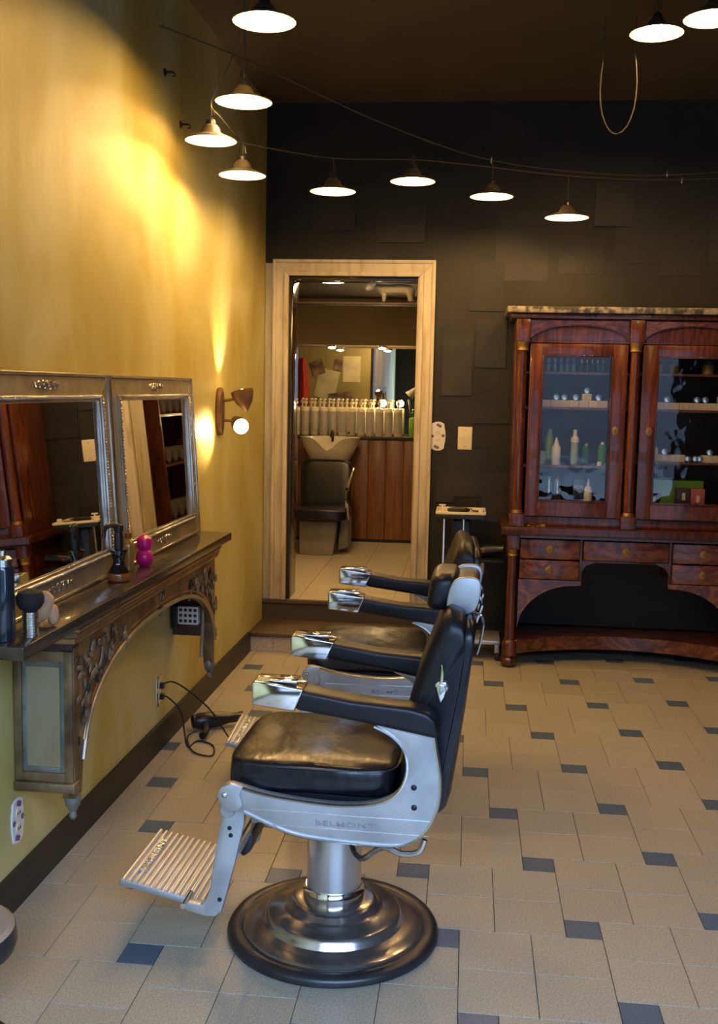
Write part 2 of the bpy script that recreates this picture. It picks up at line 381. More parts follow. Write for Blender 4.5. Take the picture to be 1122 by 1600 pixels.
# mitred casing: outer flat band plus raised inner and outer beads
for (d0, d1, th) in ((0, .022, .034), (.022, .078, .024), (.078, .108, .040)):
    L = lambda d: DX0-cw+d+.0; Rr = lambda d: DX1+cw-d; T = lambda d: DZ1+cw-d
    a, b = d0, d1
    nm = 'door_casing'
    MB().prism([(L(a), .267), (L(b), .267), (L(b), T(b)), (L(a), T(a))], xz, YB-th, YB).build(nm, 'casing', door, bevel=.003)
    MB().prism([(Rr(a), .267), (Rr(a), T(a)), (Rr(b), T(b)), (Rr(b), .267)], xz, YB-th, YB).build(nm, 'casing', door, bevel=.003)
    MB().prism([(L(a), T(a)), (L(b), T(b)), (Rr(b), T(b)), (Rr(a), T(a))], xz, YB-th, YB).build(nm, 'casing', door, bevel=.003)
strip(wx(3.3)+.003, DX0-cw-.002, .267, 2.56, YB-.018, YB, 'plank', 'plank', .002)
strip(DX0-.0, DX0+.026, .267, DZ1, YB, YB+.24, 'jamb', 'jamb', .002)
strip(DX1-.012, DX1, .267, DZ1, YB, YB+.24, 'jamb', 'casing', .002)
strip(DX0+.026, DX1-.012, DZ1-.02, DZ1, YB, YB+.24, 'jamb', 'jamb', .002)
# ledge over the doorway that carries the cow figurine
strip(DX0+.026, DX1-.012, 2.302, 2.314, YB+.06, YB+.22, 'ledge', 'tread', .002)

# ------------------------------------------------------------------ washroom beyond the doorway
WY0, WY1, WX0, WX1 = YB+.22, 6.42, -3.2, -.62
wfl = struct(MB().box(WX0, WX1, WY0-.24, WY1, .10, .262).build('floor_washroom', 'grout', smooth=0))
n = .33; y = WY0-.22; r_ = 0
while y < 6.15:
    x = WX0+.02
    while x < WX1-.1:
        x1 = min(x+n, WX1-.002); y1 = min(y+n, 6.15)
        yy0 = y
        if not (y < WY0 and (x < DX0 or x1 > DX1)) :
            MB().box(x+.0015, x1-.0015, yy0+.0015, y1-.0015, .258, .267).build('washroom_floor_tile', 'wtile', wfl, bevel=.001, seg=1, smooth=0)
        else:
            xa, xb = max(x, DX0+.014), min(x1, DX1-.014)
            if xb-xa > .02: MB().box(xa, xb, yy0+.0015, y1-.0015, .258, .267).build('washroom_floor_tile', 'wtile', wfl, smooth=0)
            ya = WY0+.002
            if y1 > ya+.01:
                if xa > x: MB().box(x+.0015, min(xa, x1)-.0015, ya, y1-.0015, .258, .267).build('washroom_floor_tile', 'wtile', wfl, smooth=0)
                if xb < x1: MB().box(max(xb, x)+.0015, x1-.0015, ya, y1-.0015, .258, .267).build('washroom_floor_tile', 'wtile', wfl, smooth=0)
        x += n
    y += n
wallbox(WX0-.15, WX0, WY0, WY1, .1, 2.75, 'wall_washroom_left', 'wash_wall')
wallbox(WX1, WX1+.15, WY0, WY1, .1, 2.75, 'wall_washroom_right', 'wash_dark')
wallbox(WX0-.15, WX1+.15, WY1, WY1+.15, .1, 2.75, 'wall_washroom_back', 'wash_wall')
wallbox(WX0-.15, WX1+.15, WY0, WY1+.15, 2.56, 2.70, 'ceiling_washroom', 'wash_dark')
wallbox(WX0, WX1, WY0+.001, WY0+.012, .262, 2.56, 'trim_1', 'wash_wall').hide_render = False
# the lining above has to leave the doorway free
o = bpy.data.objects['trim_1']; me = MB().box(WX0, DX0-.01, WY0+.001, WY0+.012, .264, 2.56).box(DX1+.01, WX1, WY0+.001, WY0+.012, .264, 2.56)
m2 = bpy.data.meshes.new('trim_1'); m2.from_pydata(me.v, [], me.f); m2.materials.append(M['wash_wall']); o.data = m2
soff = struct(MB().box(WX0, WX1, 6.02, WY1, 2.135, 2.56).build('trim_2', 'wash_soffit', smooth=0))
for x in (-2.02, -1.545):
    d = thing('recessed_downlight', 'small lit downlight %s in the washroom soffit' % ('at left, above the basin,' if x < -1.8 else 'at right, above the bright reflection,'), 'light', (x, 6.10, 2.135))
    MB().lathe([(.05, 0), (.05, -.018), (.036, -.022), (.034, -.004)], 20).build('trim_ring', 'silver', d)
    MB().lathe([(.034, -.024), (.03, -.030), (.001, -.034)], 20).build('lamp_disc', 'dl', d)
fl = thing('ceiling_lamp', 'round flush lamp on the washroom ceiling just inside the doorway', 'lamp', (-1.75, 3.98, 2.56))
MB().lathe([(.15, 0), (.15, -.03), (.14, -.035)], 28).build('rim', 'silver', fl); MB().lathe([(.138, -.03), (.12, -.05), (.001, -.06)], 28).build('diffuser', emis('lit_diffuser', (1, .62, .25), 120), fl)
wm = MB().box(WX0+.05, -1.19, WY1-.012, WY1, 1.30, 2.13).build('washroom_mirror', 'mirror', smooth=0)
tag(wm, 'wide frameless wall mirror behind the row of bottles in the washroom', 'mirror')
# counter: boarded front and dark top
ct = thing('washroom_counter', 'brown boarded counter with a dark top in the washroom', 'counter', (0, 0, .267))
MB().box(WX0+.02, -1.215, 6.155, WY1-.002, 0, .985).build('body', 'dark', ct)
x = WX0+.03
while x < -1.25:
    x1 = min(x+.168, -1.215); MB().box(x+.002, x1-.002, 6.135, 6.153, .03, .985).build('board', 'boards', ct, bevel=.003); x += .168
MB().box(WX0+.02, -1.20, 6.115, WY1-.002, .987, 1.012).build('counter_top', 'wash_dark', ct, bevel=.003)
MB().box(WX0+.03, -1.22, 6.145, 6.155, 0, .03).build('plinth', 'dark', ct)
CZ = .267+1.0125
def pump_bottle(name, label, loc, h=.27, r=.043, body='bottle', lab='label', pump='cream', group=None, cat='bottle', rz=0):
    t = thing(name, label, cat, loc, rz, group)
    MB().lathe([(r*.9, 0), (r, .008), (r, h*.93), (r*.86, h*.985), (r*.3, h)], 14).build('bottle_body', body, t)
    if lab: MB().lathe([(r+.0012, h*.12), (r+.0012, h*.86)], 14, cap=False).build('label_wrap', lab, t)
    MB().lathe([(r*.28, h), (r*.28, h+.03), (r*.5, h+.034), (r*.5, h+.05), (r*.2, h+.055)], 10).build('collar', pump, t)
    MB().tube([(0, 0, h+.05), (0, 0, h+.068), (r*.2, -.01, h+.074), (r*.5, -r*.9, h+.068)], [.007, .012, .011, .005], 8).build('pump_head', pump, t)
    return t
ORD = ['leftmost', 'second', 'third', 'fourth', 'fifth', 'sixth', 'seventh', 'eighth', 'ninth', 'tenth', 'eleventh', 'twelfth']
first = None
for i in range(12):
    x = -2.375+.0895*i
    if first is None: first = o = pump_bottle('pump_bottle', 'x', (x, 6.235, CZ), r=.040, group='pump bottles along the washroom counter')
    else: o = copy_tree(first)
    o.location = (x, 6.235+random.uniform(-.008, .008), CZ); o.rotation_euler = (0, 0, random.uniform(-.5, .5))
    o['label'] = ('%s cream pump bottle from the left on the washroom counter' % ORD[i]) if 0 < i < 11 else ('leftmost cream pump bottle on the washroom counter' if i == 0 else 'rightmost cream pump bottle on the washroom counter, by the green one')
pump_bottle('green_soap_bottle', 'bright green soap bottle with pump at the right end of the washroom counter', (-1.245, 6.19, CZ), h=.19, r=.036, body='green', lab=None, pump='green2')
# two bare globes standing among the bottles
gl = thing('globe_lamp', 'small black lamp with two bare lit globes behind the right-hand bottles', 'lamp', (-1.47, 6.34, CZ))
MB().lathe([(.05, 0), (.05, .012), (.008, .02), (.008, .25)], 14).build('stand', 'black', gl)
MB().tube([(-.10, 0, .25), (.10, 0, .25)], .008, 8).build('arm', 'black', gl)
for sx in (-.085, .085):
    MB().lathe([(.014, .245), (.014, .285)], 10, c=(sx, 0, 0)).build('socket', 'black', gl)
    MB().ell((sx, 0, .315), (.032, .032, .032), 12, 8).build('globe', 'bulb3', gl)
cn = thing('clip_lamp', 'white cone shaded clip lamp standing at the right of the washroom counter', 'lamp', (-1.265, 6.33, CZ))
MB().tube([(0, 0, 0), (-.01, 0, .18), (-.035, 0, .36)], .006, 8).build('stem', 'black', cn)
MB().lathe([(.04, 0), (.04, .01), (.006, .015)], 12).build('foot', 'black', cn)
MB().lathe([(.045, -.05), (.016, .05), (.006, .075)], 14, c=(-.0, -.01, .43), axis=(.7, 0, .7)).build('lamp_shade', 'cream', cn)
# shampoo chair with its tipped basin
sc_ = thing('shampoo_chair', 'black shampoo chair on a grey plinth in front of the washroom counter', 'chair', (-2.02, 5.30, .267))
MB().prism([(-.15, 0), (.15, 0), (.18, .30), (-.15, .30)], xz, -.06, .30).build('plinth', 'chbase', sc_, bevel=.01)
MB().prism([(.18, .04), (.27, .06), (.27, .32), (.20, .32)], xz, .06, .34).build('side_box', 'chbase', sc_, bevel=.008)
MB().ell((.03, .08, .365), (.25, .27, .055), 28, 12, .35, .4).build('seat', 'leather', sc_)
def bk(p): return Vector((p.x*(1+.10*(p.z-.6)), p.y+.18*(p.z-.42)+.35*(p.x-.03)**2*-.8, p.z))
MB().ell((.03, .30, .60), (.235, .05, .22), 28, 14, .35, .5, fn=bk).build('backrest', 'leather', sc_)
for sx in (-.25, .275):
    MB().tube(smoothpts([(sx, .34, .74), (sx, .2, .70), (sx, -.05, .62), (sx, -.13, .58), (sx, -.13, .45), (sx, -.02, .33)]), .016, 8).build('armrest', 'chrome', sc_)
bs = thing('wash_basin', 'cream porcelain shampoo basin with a neck notch above the black chair', 'basin', (-1.99, 5.86, 1.03))
R_ = []
prof = [(.13, 0), (.19, .05), (.25, .16), (.275, .235), (.285, .25), (.265, .252), (.245, .235), (.20, .12), (.10, .07)]
n = 40
def notch(a): return math.exp(-((a+PI/2)/.33)**2)
rs = []
for r, z in prof:
    ring = []
    for k in range(n):
        a = 2*PI*k/n; a = a-2*PI if a > PI else a
        zz = z-(.115*notch(a)*(min(1, z/.2))**2 if z > .1 else 0)
        ring.append((r*math.cos(a), r*.72*math.sin(a), zz))
    rs.append(ring)
MB().rings(rs).build('bowl', 'porcelain', bs, smooth=50)
MB().lathe([(.06, -.03), (.12, .0)], 20).build('neck', 'porcelain', bs)
MB().tube(smoothpts([(0, .17, .2), (0, .17, .28), (0, .12, .30), (0, .07, .25)]), .013, 8).build('faucet', 'black', bs)
MB().tube(smoothpts([(.12, .17, .22), (.13, .17, .28), (.16, .14, .29)]), .009, 8).build('hand_spray', 'chrome', bs)
MB().box(-.05, .05, .14, .235, -.76, .0).build('pedestal', 'chbase', bs, bevel=.01)
# papers on the inner side of the wall, seen in the washroom mirror
for i, (px, pz, a, b, t, mm, lab) in enumerate([(-2.19, 1.97, .11, .16, 0, 'paper', 'plain pale notice sheet pinned on the washroom wall, seen in the mirror'),
        (-2.50, 1.78, .13, .18, 12, 'paper', 'tilted pale magazine page on the washroom wall, seen in the mirror'), (-2.62, 1.98, .08, .09, -18, 'photo', 'small dark tilted photograph on the washroom wall, seen in the mirror'),
        (-2.36, 2.02, .05, .07, 8, 'photo', 'tiny dark picture beside the notice sheet, seen in the mirror'), (-2.32, 1.62, .16, .06, -8, 'photo', 'low wide brown picture on the washroom wall, seen in the mirror')]):
    q = tag(MB().box(-a, a, 0, .003, -b, b).build('pinned_sheet', mm, smooth=0), lab, 'paper'); q.location = (px, WY0+.013+.001*i, pz); q.rotation_euler = (0, math.radians(t), 0)
rb = tag(MB().ell((0, 0, 0), (.09, .035, .36), 20, 12, .6, .8, fn=lambda p: Vector((p.x*(1.1-.5*p.z)+.01*math.sin(p.z*20), p.y+.012*math.sin(p.x*60), p.z))).build('hanging_robe', 'red'), 'red cloth hanging on the washroom wall, seen at the mirror left edge', 'robe')
rb.location = (-2.82, WY0+.05, 1.74)
sh = thing('towel_shelf', 'dark shelf unit with rolled towels at the right side of the washroom', 'shelf', (-.80, 4.75, .267))
for yy in (-.5, .5): MB().box(-.16, .16, yy-.012, yy+.012, 0, 1.75).build('side_panel', 'mahogd', sh)
for zz in (.05, .5, .95, 1.35, 1.73): MB().box(-.16, .16, -.487, .487, zz-.01, zz+.01).build('shelf_board', 'mahogd', sh)
for zz in (.06, .51, .96, 1.36):
    for k in range(5):
        q = tag(MB().lathe([(.055, -.15), (.062, -.14), (.062, .14), (.055, .15)], 12, axis=(1, 0, 0)).build('rolled_towel', 'towel'), '%s rolled brown towel from the doorway on the %s board of the washroom shelf' % (ORD[k] if k else 'nearest', {.06: 'bottom', .51: 'second', .96: 'third', 1.36: 'upper'}[zz]), 'towel', 'rolled towels on the washroom shelves')
        q.location = (-.80, 4.75-.36+k*.18, .267+zz+.063)
# cow figurine
def skin(name, pts, edges, radii, m, parent=None, sub=1):
    me = bpy.data.meshes.new(name); me.from_pydata(pts, edges, [])
    o = bpy.data.objects.new(name, me); COL.objects.link(o)
    md = o.modifiers.new('s', 'SKIN'); md.use_smooth_shade = True
    for i, r in enumerate(radii): o.data.skin_vertices[0].data[i].radius = r if isinstance(r, tuple) else (r, r)
    o.data.skin_vertices[0].data[0].use_root = True
    md2 = o.modifiers.new('u', 'SUBSURF'); md2.levels = sub; md2.render_levels = sub
    dg = bpy.context.evaluated_depsgraph_get(); dg.update(); nm = bpy.data.meshes.new_from_object(o.evaluated_get(dg))
    bpy.data.objects.remove(o); nm.materials.append(M[m]); o = bpy.data.objects.new(name, nm); COL.objects.link(o)
    if parent: o.parent = parent
    return o
cw_ = thing('cow_figurine', 'pale grey cow figurine with a white face on the ledge over the doorway', 'figurine', (-1.275, YB+.14, 2.3145)); cw_.scale = (1.08, 1.08, 1.08)
P = [(.06, 0, .088), (.11, 0, .092), (.145, 0, .088), (0, 0, .084), (-.045, 0, .088), (-.085, 0, .103), (-.11, 0, .112),
     (.125, -.028, .05), (.13, -.03, .006), (.125, .028, .05), (.145, .03, .006), (-.035, -.026, .045), (-.035, -.028, .006), (-.03, .026, .045), (-.045, .028, .006)]
E_ = [(0, 1), (1, 2), (0, 3), (3, 4), (4, 5), (5, 6), (1, 7), (7, 8), (1, 9), (9, 10), (4, 11), (11, 12), (4, 13), (13, 14)]
skin('body', P, E_, [(.042, .036), (.042, .036), (.018, .022), (.041, .034), (.036, .03), (.020, .018), (.019, .017), .015, .010, .015, .010, .014, .009, .014, .009], 'cow', cw_, 2)
MB().lathe([(.015, -.004), (.024, .010), (.024, .034), (.016, .060), (.012, .068), (.001, .07)], 14, c=(-.093, 0, .122), axis=(-.86, 0, -.5)).build('head', 'cowf', cw_)
for s in (-1, 1):
    MB().ell((-.10, s*.022, .127), (.006, .014, .006), 8, 6).build('ear', 'cow', cw_)
    MB().tube([(-.098, s*.008, .135), (-.10, s*.014, .143), (-.105, s*.016, .148)], [.004, .003, .001], 6).build('horn', 'cowf', cw_)
MB().tube([(.155, 0, .10), (.166, 0, .085), (.164, 0, .045)], [.005, .0035, .005], 6).build('tail', 'cow', cw_)

# ------------------------------------------------------------------ light switch and outlets
def plate(name, label, loc, rz, w_, h_, m, kind):
    t = thing(name, label, 'outlet' if kind != 'switch' else 'switch', loc, rz)
    if kind == 'flower':
        poly = [(math.copysign(abs(math.cos(a))**.45, math.cos(a))*w_/2*(1+.05*math.cos(6*a)), math.copysign(abs(math.sin(a))**.6, math.sin(a))*h_/2*(1+.03*math.cos(8*a))) for a in [2*PI*k/48 for k in range(48)]]
        MB().prism(poly, lambda u, v, q: (u, q, v), -.007, 0).build('cover_plate', m, t, bevel=.0015, seg=1)
    else: MB().box(-w_/2, w_/2, -.007, 0, -h_/2, h_/2).build('cover_plate', m, t, bevel=.003)
    if kind == 'switch':
        MB().box(-.011, .011, -.012, -.006, -.022, .022).build('toggle', m, t, bevel=.002)
        for z in (-.055, .055): MB().lathe([(.004, 0), (.004, .0015)], 8, c=(0, -.007, z), axis=(0, -1, 0)).build('screw', 'brass', t)
        MB().box(-w_/2+.004, w_/2-.004, -.0085, -.0065, -.001, .001).build('seam', 'plank', t)
    if kind in ('outlet', 'flower'):
        for z in (-.026, .026):
            MB().lathe([(.019, 0), (.019, .003)], 18, c=(0, -.007, z), axis=(0, -1, 0)).build('socket', 'cream', t, smooth=30)
            for sx in (-.007, .007): MB().box(sx-.0015, sx+.0015, -.0115, -.0099, z-.004, z+.006).build('slot', 'black', t, smooth=0)
    if kind == 'flower':
        for (fx, fz) in ((0, h_*.40), (.014, h_*.36), (0, -h_*.40), (-.015, -h_*.36), (-w_*.36, 0), (w_*.36, .004)):
            q = MB()
            for k in range(5): q.ell((fx+.0065*math.cos(k*1.257), -.0075, fz+.0065*math.sin(k*1.257)), (.005, .0015, .005), 8, 4)
            q.build('painted_flower', 'purple', t)
    return t
plate('light_switch', 'plain cream light switch plate on the black wall', (-.735, YB, 1.415), 0, .095, .155, 'cream', 'switch')
plate('flowered_outlet', 'white outlet cover with purple flowers beside the door casing', (-.918, YB, 1.425), 0, .10, .19, 'white', 'flower')
plate('flowered_outlet', 'white flowered outlet cover low on the yellow wall under the near mantel leg', W(-.60, 0, .285), WR, .085, .15, 'white', 'flower')
po_ = plate('wall_outlet', 'steel outlet with a black plug low on the yellow wall under the shelf', W(.93, 0, .285), WR, .085, .145, 'silver', 'outlet')

# ------------------------------------------------------------------ pendant lamps
lamps = [((-1.56, .45, 3.16), 'topmost left white disc pendant lamp near the top edge', 4), ((-1.74, .90, 2.975), 'white disc pendant lamp second from the top at left', 0),
         ((-1.875, .855, 2.80), 'white disc pendant lamp hanging closest to the yellow wall', 0), ((-1.83, 1.293, 2.739), 'white disc pendant lamp in front of the corner of yellow and black wall', 0),
         ((-1.495, 2.07, 2.805), 'white disc pendant lamp right above the left part of the door casing', 0), ((-1.065, 2.21, 2.885), 'white disc pendant lamp above the right part of the door casing', 0),
         ((-.622, 2.50, 2.855), 'white disc pendant lamp second from the right end of the far row', 0), ((-.183, 2.53, 2.742), 'lowest white disc pendant lamp at the right end of the far row', 0),
         ((.115, 1.50, 3.43), 'white disc pendant lamp beside the hanging cable loop at upper right', 0),          ((.30, 1.16, 3.38), 'white disc pendant lamp cut by the right edge of the picture', 0),
         ((-1.25, -.75, 3.12), 'white disc pendant lamp above the near mirror, over the top edge', 0),
         ((.75, .05, 3.30), 'added unseen white disc pendant lamp over the open floor, right of the picture', 0), ((1.25, 1.15, 3.30), 'added unseen white disc pendant lamp before the cabinet, right of the picture', 0)]  # these two carry the string on out of view, added to brighten the floor
def lamp(loc, label, drop):
    t = thing('pendant_lamp', label, 'lamp', loc, 0, 'white disc pendant lamps strung under the dark ceiling')
    n = 48
    prof = [(.1262, .0015), (.124, .0), (.121, .002), (.084, .0165), (.046, .031), (.037, .052), (.020, .068)]
    k_ = .9 if label.startswith(('white disc pendant lamp hanging closest', 'white disc pendant lamp in front')) else 1
    q = MB(); rs = []
    for r, z in [(a*k_ if a > .03 else a, b) for a, b in prof]:
        rs.append([(r*(1+(.012*math.cos(24*2*PI*k/n*1.0) if r > .11 else 0))*math.cos(2*PI*k/n), r*(1+(.012*math.cos(24*2*PI*k/n) if r > .11 else 0))*math.sin(2*PI*k/n), z) for k in range(n)])
    q.rings(rs, cap=False); q.build('lamp_shade', 'enamel', t, smooth=60)
    MB().lathe([(.1265*k_, .0022), (.124*k_, .006), (.086*k_, .0195), (.050*k_, .034), (.040, .055), (.024, .071), (.012, .072)], 48, cap=False).build('shade_top', 'enamel_out', t, smooth=60)
    MB().lathe([(.022, .064), (.025, .070), (.021, .088), (.012, .096), (.006, .10)], 14).build('socket', 'black', t)
    MB().ell((0, 0, .036), (.025, .025, .030), 12, 8).build('bulb', 'bulb', t)
    MB().tube([(0, 0, .095), (.004, 0, .12), (0, 0, .10+drop)], .0035, 6).build('cord', 'cable', t)
    MB().tube([(-.016, 0, .105), (-.013, 0, .13), (0, 0, .145), (.013, 0, .13), (.016, 0, .105)], .002, 5).build('hook', 'dark', t)
    return t
C2 = smoothpts([(-2.10, 1.20, 2.93), (-1.83, 1.293, 2.89), (-1.495, 2.07, 2.985), (-1.065, 2.21, 3.005), (-.70, 2.40, 3.01), (-.183, 2.53, 2.98), (.45, 2.75, 3.0), (1.4, 3.0, 3.1), (2.49, 3.1, 3.3)], 5)
C1 = smoothpts([(-2.13, .95, 3.32), (-1.74, 1.2, 3.22), (-1.2, 1.8, 3.10), (-.622, 2.50, 3.06), (.1, 2.75, 3.03), (.7, 2.85, 3.06), (1.6, 2.95, 3.15), (2.49, 3.0, 3.35)], 5)
cable_z = {}
for i, (l, lab, _) in enumerate(lamps):
    top = ZC if i in (0, 1, 8, 9) or i > 9 else None
    if i == 2: top = 2.955
    elif i == 3: top = 2.888
    if top is None:
        best = min(C2+C1, key=lambda p: (p.x-l[0])**2+(p.y-l[1])**2) ; top = best.z
    lamp(l, lab, max(.05, top-l[2]-.10-(.0 if i in (0, 1, 8, 9) or i > 9 else .0)))
for nm, pts, lab in (('support_cable', C1, 'upper thin brown cable spanning from the yellow wall to the right'), ('support_cable', C2, 'lower thin brown cable carrying the far row of lamps')):
    t = tag(MB().tube(pts, .0035, 6).build(nm, 'cable'), lab, 'cable')
t = tag(MB().tube(smoothpts([(-1.58, .47, 3.45), (-1.64, .62, 3.36), (-1.79, .93, 3.20), (-1.85, .90, 3.05), (-1.875, .855, 2.955), (-1.86, 1.0, 2.93), (-1.84, 1.28, 2.90)], 5), .003, 6).build('lamp_cord', 'cable'), 'slack cord running from the top lamp down past the wall lamps', 'cable')
loop = [(-.02+.09*math.cos(a), 1.75, 3.25+.22*math.sin(a)*(1 if math.sin(a) < 0 else 1.4)) for a in [PI*.85+k*(PI*1.35)/16 for k in range(17)]]
t = tag(MB().tube([(loop[0][0], 1.75, 3.6)]+loop+[(loop[-1][0], 1.75, 3.6)], .0035, 6).build('cable_loop', 'cable'), 'loose cable loop hanging from the ceiling below the upper right lamp', 'cable')
for i, (t_, z_, l_) in enumerate([(1.05, 3.15, 'upper'), (1.30, 2.98, 'lower')]):
    q = thing('wall_hook', '%s small metal hook high on the yellow wall beside the lamps' % l_, 'hook', W(t_, 0, z_), WR)
    MB().lathe([(.018, 0), (.018, .004), (.006, .008), (.005, .04)], 12, axis=(0, -1, 0)).build('rose', 'dark', q)
    MB().tube([(0, -.04, 0), (0, -.05, -.01), (0, -.045, -.02), (0, -.035, -.016)], .003, 6).build('hook_end', 'dark', q)
for (x, y, z) in ((-.63, 2.485, 3.06), (.42, 2.80, 3.045), (.50, 2.76, 2.998)):
    q = tag(MB().lathe([(.004, -.02), (.007, -.012), (.007, .012), (.004, .02)], 8).build('cable_clip', 'silver'), 'tiny bright clip on the support cables below the ceiling', 'clip'); q['label'] = 'tiny bright clip on the support cables, %s' % ('above the second lamp from the right end' if x < 0 else 'on the upper cable, right of the last lamp' if x < .45 else 'on the lower cable, right of the last lamp'); q.location = (x, y, z)

# ------------------------------------------------------------------ wall sconce
sc = thing('wall_sconce', 'brown iron double spotlight sconce on the yellow wall near the corner', 'lamp', W(2.03, 0, 1.59), WR)
poly = [(.055*math.cos(a), .135*math.sin(a)) for a in [2*PI*k/32 for k in range(32)]]
MB().prism(poly, lambda u, v, q: (u, q, v), -.03, 0).build('backplate', 'rust', sc, bevel=.008)
MB().tube([(0, -.03, .06), (0, -.07, .065), (0, -.11, .075)], .008, 8).build('upper_arm', 'rust', sc)
MB().tube([(0, -.03, -.05), (0, -.07, -.05), (.0, -.10, -.06)], .008, 8).build('lower_arm', 'rust', sc)
up = Vector((.10, .25, .95)).normalized()
MB().lathe([(.004, -.075), (.018, -.06), (.045, -.025), (.062, .02), (.064, .045), (.060, .044), (.057, .02), (.04, -.02), (.014, -.05)], 24, c=(0, -.15, .075), axis=up).build('upper_head', 'rust', sc)
MB().ell((0, -.145, .10), (.03, .03, .03), 12, 8).build('upper_bulb', 'bulb2', sc)
dn = Vector((-.75, -.55, -.30)).normalized()
MB().lathe([(.010, -.085), (.03, -.07), (.042, -.03), (.044, .01), (.040, .01), (.036, -.03)], 24, c=(0, -.13, -.075), axis=dn).build('lower_head', 'rust', sc)
MB().ell((-.012, -.139, -.08), (.043, .043, .043), 16, 10).build('lower_bulb', 'bulb2', sc)
def spot(loc, tgt, power, ang, blend, nm):
    l = bpy.data.lights.new(nm, 'SPOT'); l.energy = power; l.color = (1, .66, .30); l.spot_size = math.radians(ang); l.spot_blend = blend; l.shadow_soft_size = .02
    o = bpy.data.objects.new(nm, l); COL.objects.link(o); o.location = loc; o.rotation_euler = (Vector(tgt)-Vector(loc)).to_track_quat('-Z', 'Y').to_euler()
spot(W(2.05, .125, 1.73), W(2.06, .0, 2.02), 30, 68, .9, 'sconce_uplight')
spot(W(1.955, .165, 1.50), W(1.84, 0, 1.47), 24, 80, .9, 'sconce_sidelight')

# ------------------------------------------------------------------ mantel shelf
mt = thing('mantel', 'carved gilt brown mantel fixed on the yellow wall under the dark shelf', 'mantel', W(.30, 0, .36), WR)
def MX(t): return t-.30
def MZ(z): return z-.36
# near end: framed side panel facing the lens
t0, t1 = -.60, 1.20
MB().box(MX(t0), MX(t0)+.05, -.205, -.002, MZ(.40), MZ(.93)).build('side_board', 'mantel', mt, bevel=.003)
for (d0, d1, z0, z1, th, mm) in ((.004, .030, .43, .87, .012, 'mantel'), (.175, .203, .43, .87, .012, 'mantel'), (.030, .175, .835, .87, .012, 'mantel'), (.030, .175, .43, .46, .012, 'mantel'),
                             (.030, .044, .46, .835, .007, 'mantelg'), (.158, .175, .46, .835, .007, 'mantelg'), (.044, .158, .815, .835, .007, 'mantelg'), (.044, .158, .46, .478, .007, 'mantelg')):
    MB().box(MX(t0)-th, MX(t0), -d1, -d0, MZ(z0), MZ(z1)).build('panel_frame', mm, mt, bevel=.002)
MB().box(MX(t0)-.003, MX(t0), -.158, -.044, MZ(.478), MZ(.815)).build('mirror_panel', 'pmirror', mt, smooth=0)
MB().box(MX(t0)-.022, MX(t0)+.05, -.212, 0-.002, MZ(.395), MZ(.428)).build('bottom_ledge', 'mantel', mt, bevel=.006)
MB().box(MX(t0)-.012, MX(t0)+.05, -.205, -.002, MZ(.875), MZ(.935)).build('frieze_end', 'boxside', mt, bevel=.003)
# arch front board
def arch_z(t):
    u = abs((t-.33)/.865); return .40+.405*max(0, 1-u**2.5)**(1/2.5) if u < 1 else .40
tt = [t0+.0+(t1-t0)*k/60 for k in range(61)]
fr = MB(); top = .905
for d0, d1 in ((.183, .203),):
    rs = []
    for t in tt:
        zb = arch_z(t) if abs(t-.33) < .865 else .372
        rs.append([(MX(t), -d0, MZ(zb)), (MX(t), -d1, MZ(zb)), (MX(t), -d1, MZ(top)), (MX(t), -d0, MZ(top))])
    fr.rings(rs)
fr.build('arch_board', 'mantel', mt, smooth=40)
arc = [(MX(t), -.207, MZ(arch_z(t)+.010)) for t in [(.33-.86)+1.72*k/60 for k in range(61)]]
MB().tube(arc, .009, 8).build('arch_bead', 'mframe', mt)
arc2 = [(MX(t), -.206, MZ(arch_z(t)+.034)) for t in [(.33-.85)+1.70*k/60 for k in range(61)]]
MB().tube(arc2, .005, 6).build('arch_fillet', 'copper', mt)
# cornice mouldings under the shelf
for (z0, z1, d, mm) in ((.895, .915, .215, 'copper'), (.915, .935, .222, 'mantel'), (.935, .948, .232, 'copper'), (.948, .955, .225, 'mantel')):
    MB().box(MX(t0)-.014, MX(t1)+.03, -d, -.002, MZ(z0), MZ(z1)).build('moulding', mm, mt, bevel=.004)
# carved leaves
rnd = random.Random(3)
cv = MB()
def leaf(t, z, s, a):
    cv.ell((0, 0, 0), (1, 1, 1), 8, 5, fn=lambda p: Vector((MX(t)+s*(p.x*math.cos(a)-p.z*.45*math.sin(a)), -.205-.010*(p.y*.5+.4)*s/.03, MZ(z)+s*(p.x*math.sin(a)+p.z*.45*math.cos(a)))))
for side in (0, 1):
    for k in range(60):
        u = rnd.random(); 
        t = -.57+.40*u**1.3; zlo = arch_z(t)+.045
        z = zlo+(.86-zlo)*rnd.random()
        if z > .88: continue
        if side: t = .66-t
        leaf(t, z, rnd.uniform(.014, .032), rnd.uniform(0, PI))
for t in (.33, -.12, .78):
    for k in range(10): leaf(t+rnd.uniform(-.04, .04), arch_z(t)+.03+rnd.uniform(-.035, .05), rnd.uniform(.015, .028), rnd.uniform(0, PI))
tag(cv.build('carving', 'carve', mt, smooth=60), kind='stuff')
